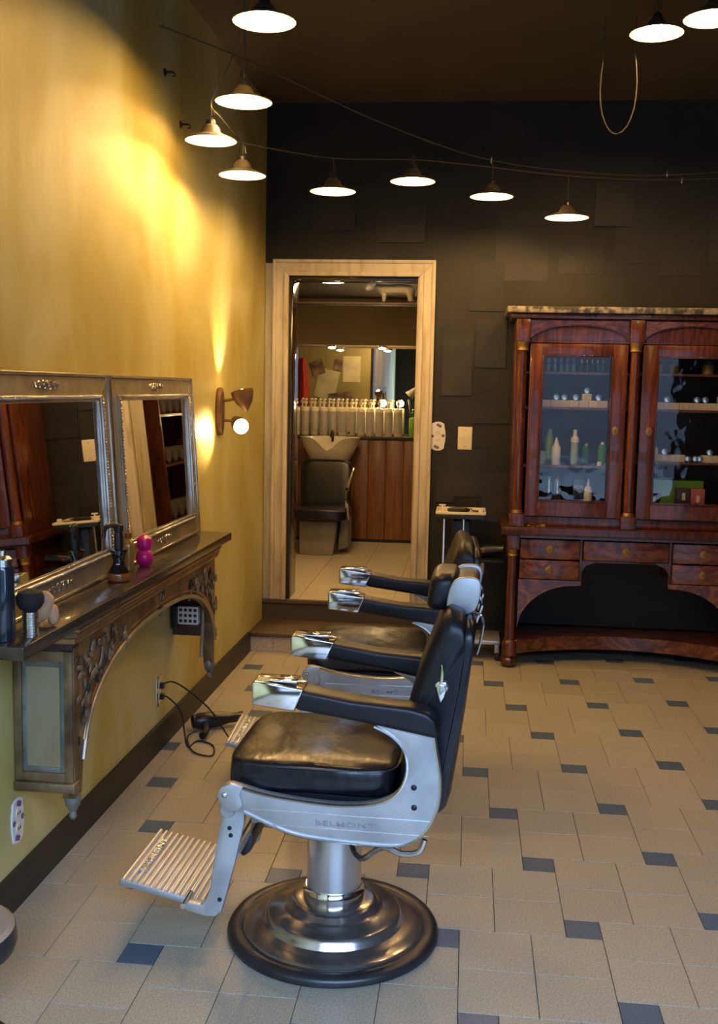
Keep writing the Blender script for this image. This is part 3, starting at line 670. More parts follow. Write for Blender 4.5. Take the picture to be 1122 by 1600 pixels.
# legs' drops
for t, s in ((t0+.03, 1), (t1-.03, -1)):
    MB().lathe([(.006, -.085), (.013, -.075), (.011, -.055), (.024, -.035), (.028, -.012), (.022, .005), (.02, .01)], 12, c=(MX(t), -.185, MZ(.375))).build('carved_drop', 'mantelg', mt)
MB().box(MX(t0), MX(t0)+.045, -.205, -.16, MZ(.37), MZ(.88)).build('front_stile', 'mantel', mt, bevel=.004)
MB().box(MX(t1)-.05, MX(t1), -.205, -.16, MZ(.37), MZ(.88)).build('front_stile', 'mantel', mt, bevel=.004)
MB().box(MX(t1)-.045, MX(t1)-.01, -.165, -.002, MZ(.505), MZ(.895)).build('inner_panel', 'boxside', mt, bevel=.003)
cn_ = smoothpts([(MX(t1)-.05, -.15, MZ(.40)), (MX(t1)-.05, -.158, MZ(.6)), (MX(t1)-.05, -.15, MZ(.72)), (MX(t1)-.05, -.10, MZ(.82)), (MX(t1)-.05, -.05, MZ(.85))], 5)
MB().tube(cn_, .010, 8).build('inner_bead', 'mframe', mt)
shf = MB().box(-1.20, 1.20, -.245, -.002, 0, .04).build('mantel_shelf', 'shelf', bevel=.004)
tag(shf, 'long dark polished wooden shelf board on the mantel under the mirrors', 'shelf'); shf.location = W(.20, 0, .957); shf.rotation_euler = (0, 0, WR)
for ob in (shf,):
    pass
me_ = shf.data
for v in me_.vertices:
    v.co.x = -1.255+(v.co.x+1.2)/2.4*(1.375+1.055)
SZ = .998
# power strip on the far leg
ps = thing('power_strip', 'pale grey socket block fixed inside the far mantel leg', 'outlet', W(t1-.047, .03, .56), WR)
MB().box(-.045, -.002, -.115, -.012, .01, .10).build('casing', 'white', ps, bevel=.004)
MB().box(-.05, -.002, -.012, .02, -.01, .10).build('bracket', 'dark', ps, bevel=.002)
for a in range(4):
    for b in range(3): MB().box(-.0475, -.044, -.107+a*.024, -.093+a*.024, .022+b*.027, .036+b*.027).build('slot', 'dark', ps, smooth=0)

# ------------------------------------------------------------------ framed mirrors leaning on the shelf
def wall_mirror(ta, tb, label):
    wdt = tb-ta; h = .772; t = thing('wall_mirror', label, 'mirror', W(ta, .082, SZ), WR)
    lean = math.atan2(.045, h); t.rotation_euler = Euler((-lean, 0, WR))   # top leans back to the wall
    t.rotation_mode = 'XYZ'; t.matrix_world = Matrix.Translation(W(ta, .082, SZ)) @ Matrix.Rotation(WR, 4, 'Z') @ Matrix.Rotation(-lean, 4, 'X')
    fw = .095
    def ringpiece(d0, d1, y, nm, mm, bv=.002):
        for pts in ([(d0, d0), (d1, d1), (d1, h-d1), (d0, h-d0)], [(wdt-d0, d0), (wdt-d0, h-d0), (wdt-d1, h-d1), (wdt-d1, d1)], [(d0, d0), (wdt-d0, d0), (wdt-d1, d1), (d1, d1)], [(d0, h-d0), (d1, h-d1), (wdt-d1, h-d1), (wdt-d0, h-d0)]):
            MB().prism(pts, xz, y, .018).build(nm, mm, t, bevel=bv, seg=1)
    ringpiece(0, .012, -.012, 'outer_edge', 'mframe2'); ringpiece(.012, .078, -.004, 'frame_band', 'mframe'); ringpiece(.078, .092, -.016, 'inner_bead', 'mframe2'); ringpiece(.092, .102, -.008, 'inner_slip', 'mframe2')
    MB().box(.100, wdt-.100, .004, .010, .100, h-.100).build('mirror_glass', 'mirror', t, smooth=0)
    MB().box(.005, wdt-.005, .0185, .022, .005, h-.005).build('backing', 'black', t, smooth=0)
    # beaded strip on the inner edge
    bd = MB(); k = .11
    step_ = .0125
    while k < wdt-.105: 
        for z in (.085, h-.085): bd.ell((k, -.017, z), (.0048, .004, .006), 6, 4)
        k += step_
    k = .10
    while k < h-.095:
        for x in (.085, wdt-.085): bd.ell((x, -.017, k), (.006, .004, .0048), 6, 4)
        k += step_
    tag(bd.build('bead_row', 'mframe2', t, smooth=60), kind='stuff')
    for z in (h-.045, .045):
        sc2 = MB()
        for s in (-1, 1):
            for (cx, r0, turns) in ((.025, .018, 1.6), (.062, .014, 1.5), (.092, .009, 1.3)):
                pts = []
                for i in range(22):
                    a = i/21*turns*2*PI; r = r0*(1-i/26); pts.append((wdt/2+s*(cx+r*math.cos(a)), -.007, z+r*math.sin(a)))
                sc2.tube(pts, .0028, 5)
        sc2.ell((wdt/2, -.007, z), (.01, .005, .02), 8, 6)
        sc2.build('scroll_ornament', 'mframe2', t, smooth=60)
    return t
wall_mirror(-.985, .165, 'silver framed mirror on the shelf, the near one cut by the left edge')
wall_mirror(.187, 1.34, 'silver framed mirror on the shelf, the far one beside the sconce')

# ------------------------------------------------------------------ things on the shelf
def on_shelf(t, d): return W(t, d, SZ)
sp = thing('spray_can', 'tall black spray can with a silver cap at the left end of the shelf', 'can', on_shelf(-.985, .155))
MB().lathe([(.030, 0), (.032, .004), (.032, .205), (.027, .218)], 24).build('can_body', 'blue_can', sp)
MB().lathe([(.028, .216), (.028, .236), (.020, .244), (.012, .246), (.012, .260), (.004, .262)], 20).build('cap', 'silver', sp)
gb = tag(MB().lathe([(.026, 0), (.028, .006), (.028, .17), (.012, .2), (.012, .22)], 18).build('green_bottle', 'green2'), 'green bottle half hidden behind the spray can at the left edge', 'bottle'); gb.location = on_shelf(-.90, .085)
nb = thing('neck_brush', 'short neck brush with black bristles and a ribbed silver handle', 'brush', on_shelf(-.925, .208))
pr_ = []
for k in range(9): pr_ += [(.0235, k*.0085), (.0235, k*.0085+.0060), (.0212, k*.0085+.0072)]
MB().lathe(pr_, 22).build('handle', 'silver', nb, smooth=30)
MB().lathe([(.021, .076), (.030, .083), (.040, .100), (.041, .118), (.034, .132), (.014, .140)], 22).build('bristles', 'bristle', nb)
sd = thing('tan_ornament', 'tan knobbly rounded ornament lying beside the neck brush on the shelf', 'ornament', on_shelf(-.80, .185))
def kn(p):
    v = Vector(p); k = noise.noise(v*30)*.008; return v+v.normalized()*k
MB().ell((0, 0, .0), (.036, .028, .056), 18, 12, fn=lambda p: kn(Vector((p.x, p.y, p.z)))).build('body', 'skin', sd)
sd.children[0].location = (0, 0, .058); sd.children[0].rotation_euler = (.0, math.radians(30), math.radians(0))
MB().ell((.034, .012, .035), (.018, .018, .034), 12, 8).build('side_lobe', 'skin', sd)
MB().lathe([(.012, 0), (.018, .004), (.014, .02)], 12, c=(-.022, 0, 0)).build('foot', 'skin', sd)
pb = thing('pump_dispenser', 'black hourglass pump bottle with a brown base on the shelf', 'bottle', on_shelf(-.03, .155))
MB().lathe([(.038, 0), (.043, .006), (.044, .022), (.040, .032)], 26).build('base', 'amber', pb)
MB().lathe([(.040, .032), (.034, .045), (.024, .062), (.0215, .075), (.026, .095), (.032, .112), (.031, .118), (.016, .122)], 26).build('waist', 'blackg', pb)
MB().lathe([(.016, .12), (.017, .165), (.014, .185), (.018, .19), (.018, .212), (.008, .216)], 18).build('pump_neck', 'black', pb)
MB().tube(smoothpts([(0, 0, .205), (-.02, -.03, .215), (-.03, -.06, .205), (-.032, -.075, .17)]), [.012]*4+[.010]*4+[.008]*5, 8).build('spout', 'black', pb)
bb = thing('amber_bottle', 'gold and amber bottle between the pump bottle and pink bottle', 'bottle', on_shelf(.19, .115))
MB().lathe([(.022, 0), (.026, .01), (.02, .04), (.024, .06), (.026, .09), (.020, .12), (.012, .128)], 18).build('bottle_body', 'gold', bb)
MB().lathe([(.013, .128), (.013, .15), (.006, .153)], 12).build('cap', 'amber', bb)
pk = thing('pink_bottle', 'glossy magenta bottle shaped like two stacked balls on the shelf', 'bottle', on_shelf(.30, .145))
MB().lathe([(.018, 0), (.030, .012), (.036, .034), (.031, .056), (.021, .066), (.029, .078), (.033, .095), (.028, .115), (.014, .127), (.003, .13)], 26).build('bottle_body', 'magenta', pk)

# bin at lower left, dryer and cord by the skirting
bn = thing('round_stool', 'round stool with a grey top and black rim cut by the left edge', 'stool', W(-1.40, .19, 0))
MB().lathe([(.14, .27), (.162, .285), (.168, .305), (.163, .342)], 36).build('rim', 'rubber', bn)
MB().lathe([(.162, .343), (.150, .352), (.001, .354)], 36).build('seat', 'chbase', bn)
MB().lathe([(.15, 0), (.15, .02), (.04, .04), (.035, .28)], 28).build('pedestal', 'dark', bn)
hd = thing('hair_dryer', 'black hair dryer lying on the floor near the skirting', 'dryer', (-1.955, 1.27, .045), math.radians(28))
MB().lathe([(.030, -.10), (.040, -.085), (.042, -.03), (.036, .04), (.027, .075), (.024, .12), (.030, .15), (.026, .15)], 22, axis=(1, 0, 0)).build('barrel', 'black', hd)
MB().lathe([(.028, -.112), (.034, -.108), (.034, -.10)], 18, axis=(1, 0, 0)).build('air_grille', 'dark', hd)
MB().tube(smoothpts([(-.05, -.02, -.005), (-.06, -.08, -.015), (-.08, -.14, -.02), (-.10, -.17, -.02)]), .018, 10).build('handle', 'black', hd)
cdp = [W(.93, .012, .262), W(.90, .06, .262), W(.90, .12, .20), W(.93, .13, .08), W(.95, .14, .008), W(1.05, .16, .006), W(1.0, .25, .006), W(.86, .28, .006), W(.90, .18, .006), W(1.08, .10, .01), W(1.14, .13, .025)]
tag(MB().tube(smoothpts(cdp, 6), .0042, 6).build('trailing_cable', 'black'), 'black tangled cord from the wall outlet to the hair dryer', 'cord')
cdp2 = [W(.93, .012, .31), W(.99, .07, .31), W(1.10, .20, .16), W(1.12, .30, .006), W(1.0, .36, .006), W(.88, .42, .006), W(.86, .55, .006), W(.95, .68, .006)]
tag(MB().tube(smoothpts(cdp2, 6), .004, 6).build('trailing_cable', 'black'), 'thin cord trailing from the wall outlet across the floor under the near chair', 'cord')
MB().box(-.012, .012, -.03, -.008, -.04, -.012).build('plug', 'black', po_, bevel=.003)
MB().box(-.012, .012, -.03, -.008, .012, .04).build('plug', 'black', po_, bevel=.003)

# ------------------------------------------------------------------ barber chair (front faces -x, near side is -y)
def barber_chair(label):
    c = thing('barber_chair', label, 'barber chair', (0, 0, 0), 0, 'barber chairs in front of the mirrors')
    MB().lathe([(.325, 0), (.336, .006), (.338, .018), (.330, .031), (.312, .036), (.292, .034), (.286, .028)], 72).build('base_ring', 'rubber', c, smooth=50)
    MB().lathe([(.289, .022), (.288, .036), (.282, .042), (.245, .050), (.226, .056), (.219, .068), (.214, .080), (.206, .086), (.160, .094), (.146, .100), (.138, .114), (.126, .120), (.100, .123), (.086, .124)], 72).build('base_disc', 'chrome_worn', c, smooth=40)
    MB().lathe([(.097, .118), (.098, .150), (.092, .158), (.090, .166)], 40).build('collar', 'chrome', c)
    MB().lathe([(.0865, .160), (.0865, .44), (.080, .455)], 40).build('pedestal', 'steel', c)
    MB().box(-.02, .02, -.096, -.082, .405, .425).build('release_button', 'dark', c, bevel=.003)
    MB().prism([(-.22, .505), (-.18, .46), (-.02, .44), (.20, .44), (.27, .47), (.27, .52), (-.22, .52)], xz, -.27, .27).build('seat_pan', 'dark', c, bevel=.006)
    # seat
    def st(p):
        x, y, z = p; zz = z
        zz += .018*(1-min(1, (abs(x+.04)/.26)**2))*(1-min(1, (abs(y)/.25)**2)) if z > .62 else 0
        zz -= .040*max(0, (x+.02))*(1 if z < .6 else 0)
        side = min(1, max(abs((x+.04)/.26), abs(y)/.25))**6
        k = noise.noise(Vector((x*9, y*9, z*26)))*.009*side
        return Vector((x+(k if abs(x+.04) > .2 else 0), y+(k*1.4 if abs(y) > .2 else 0), zz+noise.noise(Vector((x*4+y*2, y*7, 3)))*.004))
    MB().ell((-.040, 0, .596), (.255, .255, .052), 72, 26, .30, .30, fn=st).build('seat', 'seat_leather', c, smooth=70)
    MB().tube([(-.035+.250*math.copysign(abs(math.cos(a))**.31, math.cos(a)), .250*math.copysign(abs(math.sin(a))**.31, math.sin(a)), .630+.0*math.cos(a)) for a in [2*PI*k/72 for k in range(73)]], .0045, 6).build('seat_piping', 'leather2', c)
    MB().box(-.24, .20, -.235, .235, .515, .56).build('seat_base', 'black', c, bevel=.01)
    inner = smoothpts([(-.290, .574, 0), (-.262, .589, 0), (-.156, .565, 0), (-.006, .551, 0), (.093, .552, 0), (.171, .566, 0), (.219, .595, 0), (.244, .642, 0), (.247, .693, 0), (.232, .735, 0), (.198, .768, 0), (.151, .790, 0)], 4)
    outer = smoothpts([(.322, .79, 0), (.332, .728, 0), (.345, .648, 0), (.343, .567, 0), (.316, .495, 0), (.272, .451, 0), (.213, .434, 0), (.095, .434, 0), (-.045, .443, 0), (-.125, .464, 0), (-.221, .503, 0)], 4)
    lug = [(-.232, .515), (-.262, .508), (-.292, .522), (-.305, .548), (-.300, .566)]
    poly = [(p.x, p.y) for p in inner]+[(p.x, p.y) for p in outer]+lug
    for s in (-1, 1):
        fr_ = MB(); y0, y1 = (s*.300, s*.272)
        fr_.prism(poly, xz, y0, y1); fo = fr_.build('side_frame', 'alu', c, bevel=.004, smooth=30, bang=50)
        yo = s*.300
        MB().tube([(p.x-.0, yo, p.y-.004) for p in inner[2:]], .0055, 6).build('inner_rim', 'alup', fo)
        MB().tube([(p.x-.004, yo, p.y+.003) for p in outer[1:]], .0048, 6).build('outer_rim', 'alup', fo)
        MB().box(-.205, .325, min(yo, yo+s*.0015), max(yo, yo+s*.0015), .5165, .5185).build('casting_ridge', 'alup', fo)
        MB().box(-.16, .315, min(yo, yo+s*.001), max(yo, yo+s*.001), .4735, .475).build('casting_ridge', 'alup', fo)
        # raised front shoulder
        MB().prism([(-.300, .556), (-.292, .578), (-.262, .592), (-.225, .585), (-.236, .560), (-.226, .530), (-.236, .512), (-.262, .506), (-.290, .520)], xz, min(yo, yo+s*.008), max(yo, yo+s*.008)).build('shoulder', 'alu', fo, bevel=.003)
        for (x, z) in ((.269, .615), (.271, .556), (-.280, .556)):
            MB().lathe([(.0085, 0), (.0085, .002), (.005, .005), (.001, .0055)], 12, c=(x, yo+(s*.008 if x < 0 else 0), z), axis=(0, s, 0)).build('rivet', 'dark' if x > 0 else 'alup', fo)
        mw = Matrix.Translation((.073, yo+s*.0012, .490)) @ Matrix.Rotation(PI if s > 0 else 0, 4, 'Z') @ Matrix.Rotation(PI/2, 4, 'X')
        text('BELMONT', .0205, 'letter', fo, mw, depth=.0024, name='raised_lettering', bold=.0001, sx=1.75)
        # armrest
        pad = [(-.075, .827), (.149, .797), (.335, .766), (.336, .79), (.326, .822), (.30, .842), (.253, .853), (.20, .857), (.09, .864), (-.051, .886), (-.075, .884)]
        ya, yb = s*.325, s*.238
        ao = MB().prism(pad, xz, min(ya, yb), max(ya, yb)).build('armrest', 'leather2', c, bevel=.014, seg=3, smooth=50, bang=50)
        cap = [(-.196, .836), (-.074, .824), (-.048, .8895), (-.15, .903), (-.190, .907), (-.198, .90)]
        MB().prism(cap, xz, min(ya, yb)-.003, max(ya, yb)+.003).build('armrest_cap', 'chrome', ao, bevel=.005, seg=3, smooth=40, bang=40)
        MB().box(-.185, -.07, min(ya, yb)+.012, max(ya, yb)-.012, .908-.004, .909).build('cap_ridge', 'chrome', ao, bevel=.001)
        # footrest arm
        fb = [(-.290, .528), (-.268, .520), (-.238, .512), (-.232, .480), (-.232, .455), (-.262, .320), (-.290, .212), (-.300, .175), (-.318, .157), (-.350, .155), (-.408, .168), (-.416, .186), (-.402, .196), (-.362, .190), (-.347, .205), (-.335, .245), (-.316, .383), (-.300, .470), (-.304, .495)]
        yf, yg = s*.262, s*.236
        bo = MB().prism(fb, xz, min(yf, yg), max(yf, yg)).build('footrest_arm', 'alu', c, bevel=.004, smooth=30, bang=40)
        MB().lathe([(.021, -.004), (.024, 0), (.024, .03), (.021, .034)], 18, c=(-.282, s*.232, .492), axis=(0, s, 0)).build('knuckle', 'alu', bo)
        for (x, z) in ((-.276, .437), (-.272, .415), (-.305, .212)):
            MB().lathe([(.007, 0), (.006, .003), (.001, .004)], 10, c=(x, s*.262, z), axis=(0, s, 0)).build('rivet', 'dark', bo)
        MB().tube([(-.418, s*.262, .180), (-.418, s*.175, .180)], .009, 10).build('pivot_pin', 'chrome', bo)
    # footrest plate
    sl = math.atan2(.052, .262)
    ft = MB().box(-.004, .272, -.182, .182, -.026, -.004).build('footrest', 'alu', c, bevel=.006)
    ft.location = (-.640, 0, .212); ft.rotation_euler = (0, sl, 0)
    slm = None
    for k in range(14):
        if slm is None:
            pts = []
            for a in range(7): an = PI*a/6; pts.append((-.0065*math.cos(an), .0085*math.sin(an)-.004))
            so = MB().rings([[(u, -.186, v) for u, v in pts], [(u, -.180, v+.001) for u, v in pts], [(u, .180, v+.001) for u, v in pts], [(u, .186, v) for u, v in pts]]).build('slat', 'slat', ft, smooth=60)
            slm = so.data
        else: so = bpy.data.objects.new('slat', slm); COL.objects.link(so); so.parent = ft
        so.location = (.008+k*.0197, 0, .001)
    mw = Matrix.Translation((.045, 0, .0068)) @ Matrix.Rotation(PI/2, 4, 'Z')
    text('BELMONT', .028, 'alup', ft, mw, depth=.0035, name='footrest_lettering', bold=.0006, sx=1.7)
    MB().box(-.36, -.15, -.03, .03, .335, .365).build('footrest_strut', 'alu', c, bevel=.005) if False else None
    MB().tube([(-.262, -.236, .345), (-.262, .236, .345)], .010, 10).build('crossbar', 'alu', c)
    MB().prism([(-.262, .36), (-.14, .385), (-.10, .44), (-.14, .455), (-.262, .39)], xz, -.05, .0).build('footrest_bracket', 'alu', c, bevel=.005)
    MB().prism([(-.284, .345), (-.244, .350), (-.250, .29), (-.274, .268), (-.288, .275)], xz, -.09, .09).build('calf_pad', 'rubber', c, bevel=.008)
    # backrest
    zb, zt = .515, 1.113
    frontp = [(.222, .560), (.228, .70), (.240, .835), (.276, .952), (.322, 1.075), (.335, 1.100), (.352, 1.113), (.375, 1.108)]
    rearp = [(.392, 1.098), (.398, 1.07), (.395, 1.03), (.376, .84), (.342, .575), (.325, .53), (.29, .52)]
    prof_ = [(p.x, p.y) for p in smoothpts([(a, b, 0) for a, b in frontp+rearp], 3, closed=True)]
    def sect(y, prof_, W_=.236, r=.075, puff=.02):
        a = abs(y)/W_; over = max(0, abs(y)-(W_-r)); drop = r*(1-math.sqrt(max(0, 1-(over/r)**2))) if r else 0
        k = (zt-drop-zb)/(zt-zb); out = []
        cx = .31
        for x, z in prof_:
            zz = zb+(z-zb)*(k if z > .9 else 1-(1-k)*max(0, (z-.7)/.2))
            th = 1-.18*max(0, (a-.85)/.15)**2
            mid = .28+(z-.56)*.19+.02
            xx = mid+(x-mid)*th-(puff*(1-a*a)*(0) if x < mid else 0)
            out.append((xx, y, zz))
        return out
    ys = [-.236, -.232, -.226, -.215, -.20, -.185, -.165, -.13, -.08, 0, .08, .13, .165, .185, .20, .215, .226, .232, .236]
    bo = MB().rings([sect(y, prof_) for y in ys]).build('backrest', 'leather2', c, smooth=60)
    rp = [(.398, 1.082), (.416, 1.086), (.427, 1.07), (.424, 1.03), (.405, .835), (.371, .575), (.350, .522), (.328, .516), (.334, .55), (.346, .59), (.379, .84), (.398, 1.03)]
    rp = [(p.x, p.y) for p in smoothpts([(a, b, 0) for a, b in rp], 2, closed=True)]
    MB().rings([sect(y, rp, r=.07) for y in ys]).build('back_shell', 'leather', bo, smooth=50)
    for s in (-1, 1):
        for (x, z) in ((.404, .985), (.382, .80), (.343, .56)):
            MB().lathe([(.005, 0), (.004, .003)], 8, c=(x+.004, s*.232, z), axis=(0, s, 0)).build('shell_screw', 'alup', bo)
    MB().lathe([(.0185, 0), (.0185, .006), (.012, .010)], 20, c=(.336, -.236, .895), axis=(0, -1, 0)).build('lever_boss', 'chrome', bo)
    MB().tube([(.337, -.250, .962), (.338, -.252, .955), (.336, -.250, .91)], [.0055, .004, .0055], 8).build('lever_pin', 'chrome', bo)
    MB().prism([(.322, .893), (.330, .907), (.344, .905), (.350, .890), (.344, .868), (.334, .850), (.328, .868)], xz, -.256, -.246).build('reclining_lever', 'alup', bo, bevel=.003)
    # headrest
    def hs(p): return Vector((p.x+.12*(p.z-1.12), p.y, p.z))
    ho = MB().ell((.322, 0, 1.142), (.042, .12, .060), 32, 16, .5, .55, fn=lambda p: Vector((p.x+.16*(p.z-1.142), p.y, p.z))).build('headrest', 'leather2', c, smooth=70)
    pl_ = [(.388+.047*math.copysign(abs(math.cos(a))**.62, math.cos(a))+.18*.056*math.copysign(abs(math.sin(a))**.7, math.sin(a)), 1.138+.056*math.copysign(abs(math.sin(a))**.7, math.sin(a))) for a in [2*PI*k/36 for k in range(36)]]
    MB().prism(pl_, xz, -.125, -.111).build('headrest_plate', 'alu', ho, bevel=.004, seg=2, smooth=50, bang=50)
    MB().prism(pl_, xz, .111, .125).build('headrest_plate', 'alu', ho, bevel=.004, seg=2, smooth=50, bang=50)
    MB().prism([(.388+(u-.388)*.86, 1.138+(v-1.138)*.86) for u, v in pl_], xz, -.111, .111).build('headrest_core', 'leather2', ho, bevel=.004)
    for s in (-1, 1):
        MB().tube(smoothpts([(.428, s*.09, 1.14), (.440, s*.09, 1.11), (.432, s*.09, 1.08), (.424, s*.09, 1.055)]), .006, 8).build('headrest_rod', 'chrome', ho)
    MB().tube(smoothpts([(.40, -.10, 1.085), (.432, -.10, 1.083), (.447, -.10, 1.06), (.440, -.10, 1.0), (.430, -.10, .96)]), .004, 8).build('rod_clip', 'chrome', ho)
    # release lever under the seat and rear handle
    MB().tube(smoothpts([(.06, -.10, .355), (.108, -.20, .345), (.18, -.27, .418), (.235, -.275, .405), (.285, -.272, .412), (.302, -.27, .45)], 5), .009, 8).build('release_handle', 'chrome_worn', c)
    MB().box(.285, .345, -.20, .20, .53, .575).build('back_hinge', 'alu', c, bevel=.006)
    return c
ch = barber_chair('black and aluminium barber chair in the foreground, nearest the lens')
ch.location = (-1.09, -.64, 0); ch.rotation_euler = (0, 0, math.radians(-1.5))
ch2 = copy_tree(ch); ch2.location = (-1.075, .70, 0); ch2.rotation_euler = (0, 0, math.radians(2.5))
for q in list(ch2.children):
    if q.name.startswith('headrest'):
        for r in list(q.children): bpy.data.objects.remove(r)
        bpy.data.objects.remove(q)
ch2['label'] = 'black and aluminium barber chair standing behind the near one'

# ------------------------------------------------------------------ trolley by the black wall
tr = thing('tool_trolley', 'black tool trolley with chrome posts against the black wall', 'trolley', (-.70, 3.03, 0))
MB().box(-.15, .235, -.16, .14, .105, .135).build('base_plate', 'alu', tr, bevel=.008)
for x in (-.13, .215):
    for y in (-.13, .11):
        q = MB().lathe([(.022, -.010), (.025, -.006), (.025, .006), (.022, .010)], 18, c=(x, y, .026), axis=(1, 0, 0)).build('castor', 'dark', tr)
        MB().box(x-.015, x+.015, y-.006, y+.006, .045, .106).build('castor_fork', 'alu', q, bevel=.002)
for x in (-.17, -.045):
    for y in (-.10, .10): MB().tube([(x+.02, y, .13), (x+.02, y, .93)], .008, 10).build('post', 'chrome', tr)
MB().box(-.205, .115, -.15, .15, .915, .945).build('top_tray', 'black', tr, bevel=.006)
for a in ((-.205, .115, -.15, -.143), (-.205, .115, .143, .15), (-.205, -.198, -.143, .143), (.108, .115, -.143, .143)):
    MB().box(a[0], a[1], a[2], a[3], .945, .962).build('tray_rim', 'cream', tr, bevel=.002)
MB().box(-.198, .108, -.142, .142, .9455, .948).build('tray_liner', 'cream', tr, smooth=0)
MB().box(-.10, .02, -.07, .07, .70, .90).build('drawer_case', 'black', tr, bevel=.01)
MB().box(.02, .24, -.13, .13, .64, .655).build('side_tray', 'dark', tr, bevel=.004)
MB().tube([(.07, .0, .135), (.07, .0, .64)], .012, 10).build('side_post', 'chrome', tr)
MB().box(.03, .115, -.12, -.03, .56, .638).build('hanging_box', 'chbase', tr, bevel=.004)
TT = .9485
def at_tr(x, y, z): return (-.70+x, 3.03+y, z)
rz_ = thing('safety_razor', 'small white razor standing at the left end of the trolley tray', 'razor', at_tr(-.165, -.09, TT))
MB().lathe([(.008, 0), (.006, .03), (.007, .045)], 10).build('handle', 'white', rz_); MB().box(-.022, .022, -.006, .006, .045, .055).build('head', 'white', rz_, bevel=.002)
cl = thing('hair_clipper', 'black hair clipper lying on the trolley tray', 'clipper', at_tr(-.06, -.06, TT+.018), .2)
MB().ell((0, 0, 0), (.075, .02, .017), 18, 8, .6, .8).build('body', 'black', cl); MB().box(.07, .09, -.017, .017, -.008, .008).build('blade', 'silver', cl, bevel=.002)
for i, (x, y, r, m, l) in enumerate([(.035, -.08, .3, 'silver', 'silver comb lying on the trolley tray'), (.06, .02, -.4, 'black', 'black comb lying crosswise on the trolley tray')]):
    cb = thing('comb', l, 'comb', at_tr(x, y, TT), r)
    MB().box(-.05, .05, .006, .014, 0, .006).build('spine', m, cb)
    q = MB()
    for k in range(22): q.box(-.049+k*.0045, -.047+k*.0045, -.010, .006, .001, .005)
    q.build('teeth', m, cb, smooth=0)
tr_b = tag(MB().lathe([(.018, 0), (.018, .03), (.012, .034)], 14).build('small_jar', 'white'), 'little white jar at the right end of the trolley tray', 'jar'); tr_b.location = at_tr(.085, -.10, TT)
d2 = thing('hair_dryer', 'black hair dryer with a red button lying on the lower trolley tray', 'dryer', at_tr(.125, -.02, .7005), math.radians(-8))
MB().lathe([(.028, -.09), (.040, -.07), (.042, .0), (.034, .05), (.028, .09), (.03, .12), (.026, .12)], 20, axis=(1, 0, .12)).build('barrel', 'black', d2)
MB().lathe([(.029, -.10), (.03, -.092), (.04, -.074)], 20, axis=(1, 0, .12)).build('chrome_ring', 'chrome', d2)
MB().ell((-.01, -.044, .0), (.008, .004, .008), 10, 6).build('button', 'redlamp', d2)
MB().tube([(.0, 0, -.03), (-.02, .05, -.033), (-.03, .09, -.033)], .013, 8).build('handle', 'black', d2)

# ------------------------------------------------------------------ mahogany secretary cabinet
CY = 2.757                                    # front plane of the lower columns
cb = thing('secretary_cabinet', 'large mahogany glass-door cabinet with columns against the black wall', 'cabinet', (.283, CY, 0))
X = lambda x: x-.283
def cbox(x0, x1, y0, y1, z0, z1, nm, m, bv=.003, par=None): return MB().box(X(x0), X(x1), y0, y1, z0, z1).build(nm, m, par or cb, bevel=bv)
XL, XRt = -.44, 1.006
cbox(-.50, 1.066, -.055, .52, 2.212, 2.250, 'marble_top', 'marble', .006)
cbox(-.475, 1.041, -.03, .515, 2.178, 2.211, 'cornice', 'mahogd', .01)
cbox(XL, XRt, .0, .505, 2.035, 2.177, 'frieze', 'mahog', .002)
cbox(XL, XL+.022, .04, .505, .905, 2.034, 'side_panel', 'mahog', .002)
cbox(XRt-.022, XRt, .04, .505, .905, 2.034, 'side_panel', 'mahog', .002)
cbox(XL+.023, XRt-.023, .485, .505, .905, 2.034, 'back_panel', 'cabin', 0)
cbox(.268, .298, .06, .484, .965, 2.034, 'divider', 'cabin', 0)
cbox(XL+.023, XRt-.023, .02, .484, .905, .962, 'bottom_rail', 'mahog', .002)
cbox(-.49, 1.056, -.045, .52, .848, .903, 'waist_slab', 'mahogd', .008)
# arched spandrels over the doors
for x0, x1 in ((-.355, .232), (.334, .921)):
    cx = (x0+x1)/2; hw = (x1-x0)/2
    arcp = [(X(cx+hw*math.cos(a)), 2.04+.105*math.sin(a)) for a in [PI*k/24 for k in range(25)]]
    MB().prism([(X(x0), 2.170), (X(x0), 2.04)]+arcp[::-1][0:]+[(X(x1), 2.170)], xz, -.014, 0).build('arched_spandrel', 'mahogf', cb, bevel=.002, seg=1)
    MB().tube([(p[0], -.012, p[1]) for p in arcp], .005, 6).build('arch_bead', 'mahogd', cb)
for xc in (-.397, .283, .963):
    cbox(xc-.041, xc+.041, -.03, .03, 2.04, 2.177, 'capital_block', 'mahog', .003)
    MB().lathe([(.034, 1.985), (.037, 1.99), (.033, 2.0), (.036, 2.02), (.040, 2.03), (.041, 2.039)], 24, c=(X(xc), .0, 0)).build('brass_capital', 'brass', cb)
    MB().lathe([(.031, 1.005), (.0315, 1.3), (.028, 1.985)], 28, c=(X(xc), 0, 0)).build('column', 'mahog', cb)
    MB().lathe([(.038, .985), (.037, .993), (.033, 1.005)], 24, c=(X(xc), 0, 0)).build('brass_base', 'brass', cb)
    cbox(xc-.048, xc+.048, -.04, .05, .904, .984, 'plinth_block', 'mahog', .004)
shelves_l = (1.861, 1.645, 1.285); shelves_r = (1.861, 1.643, 1.322)
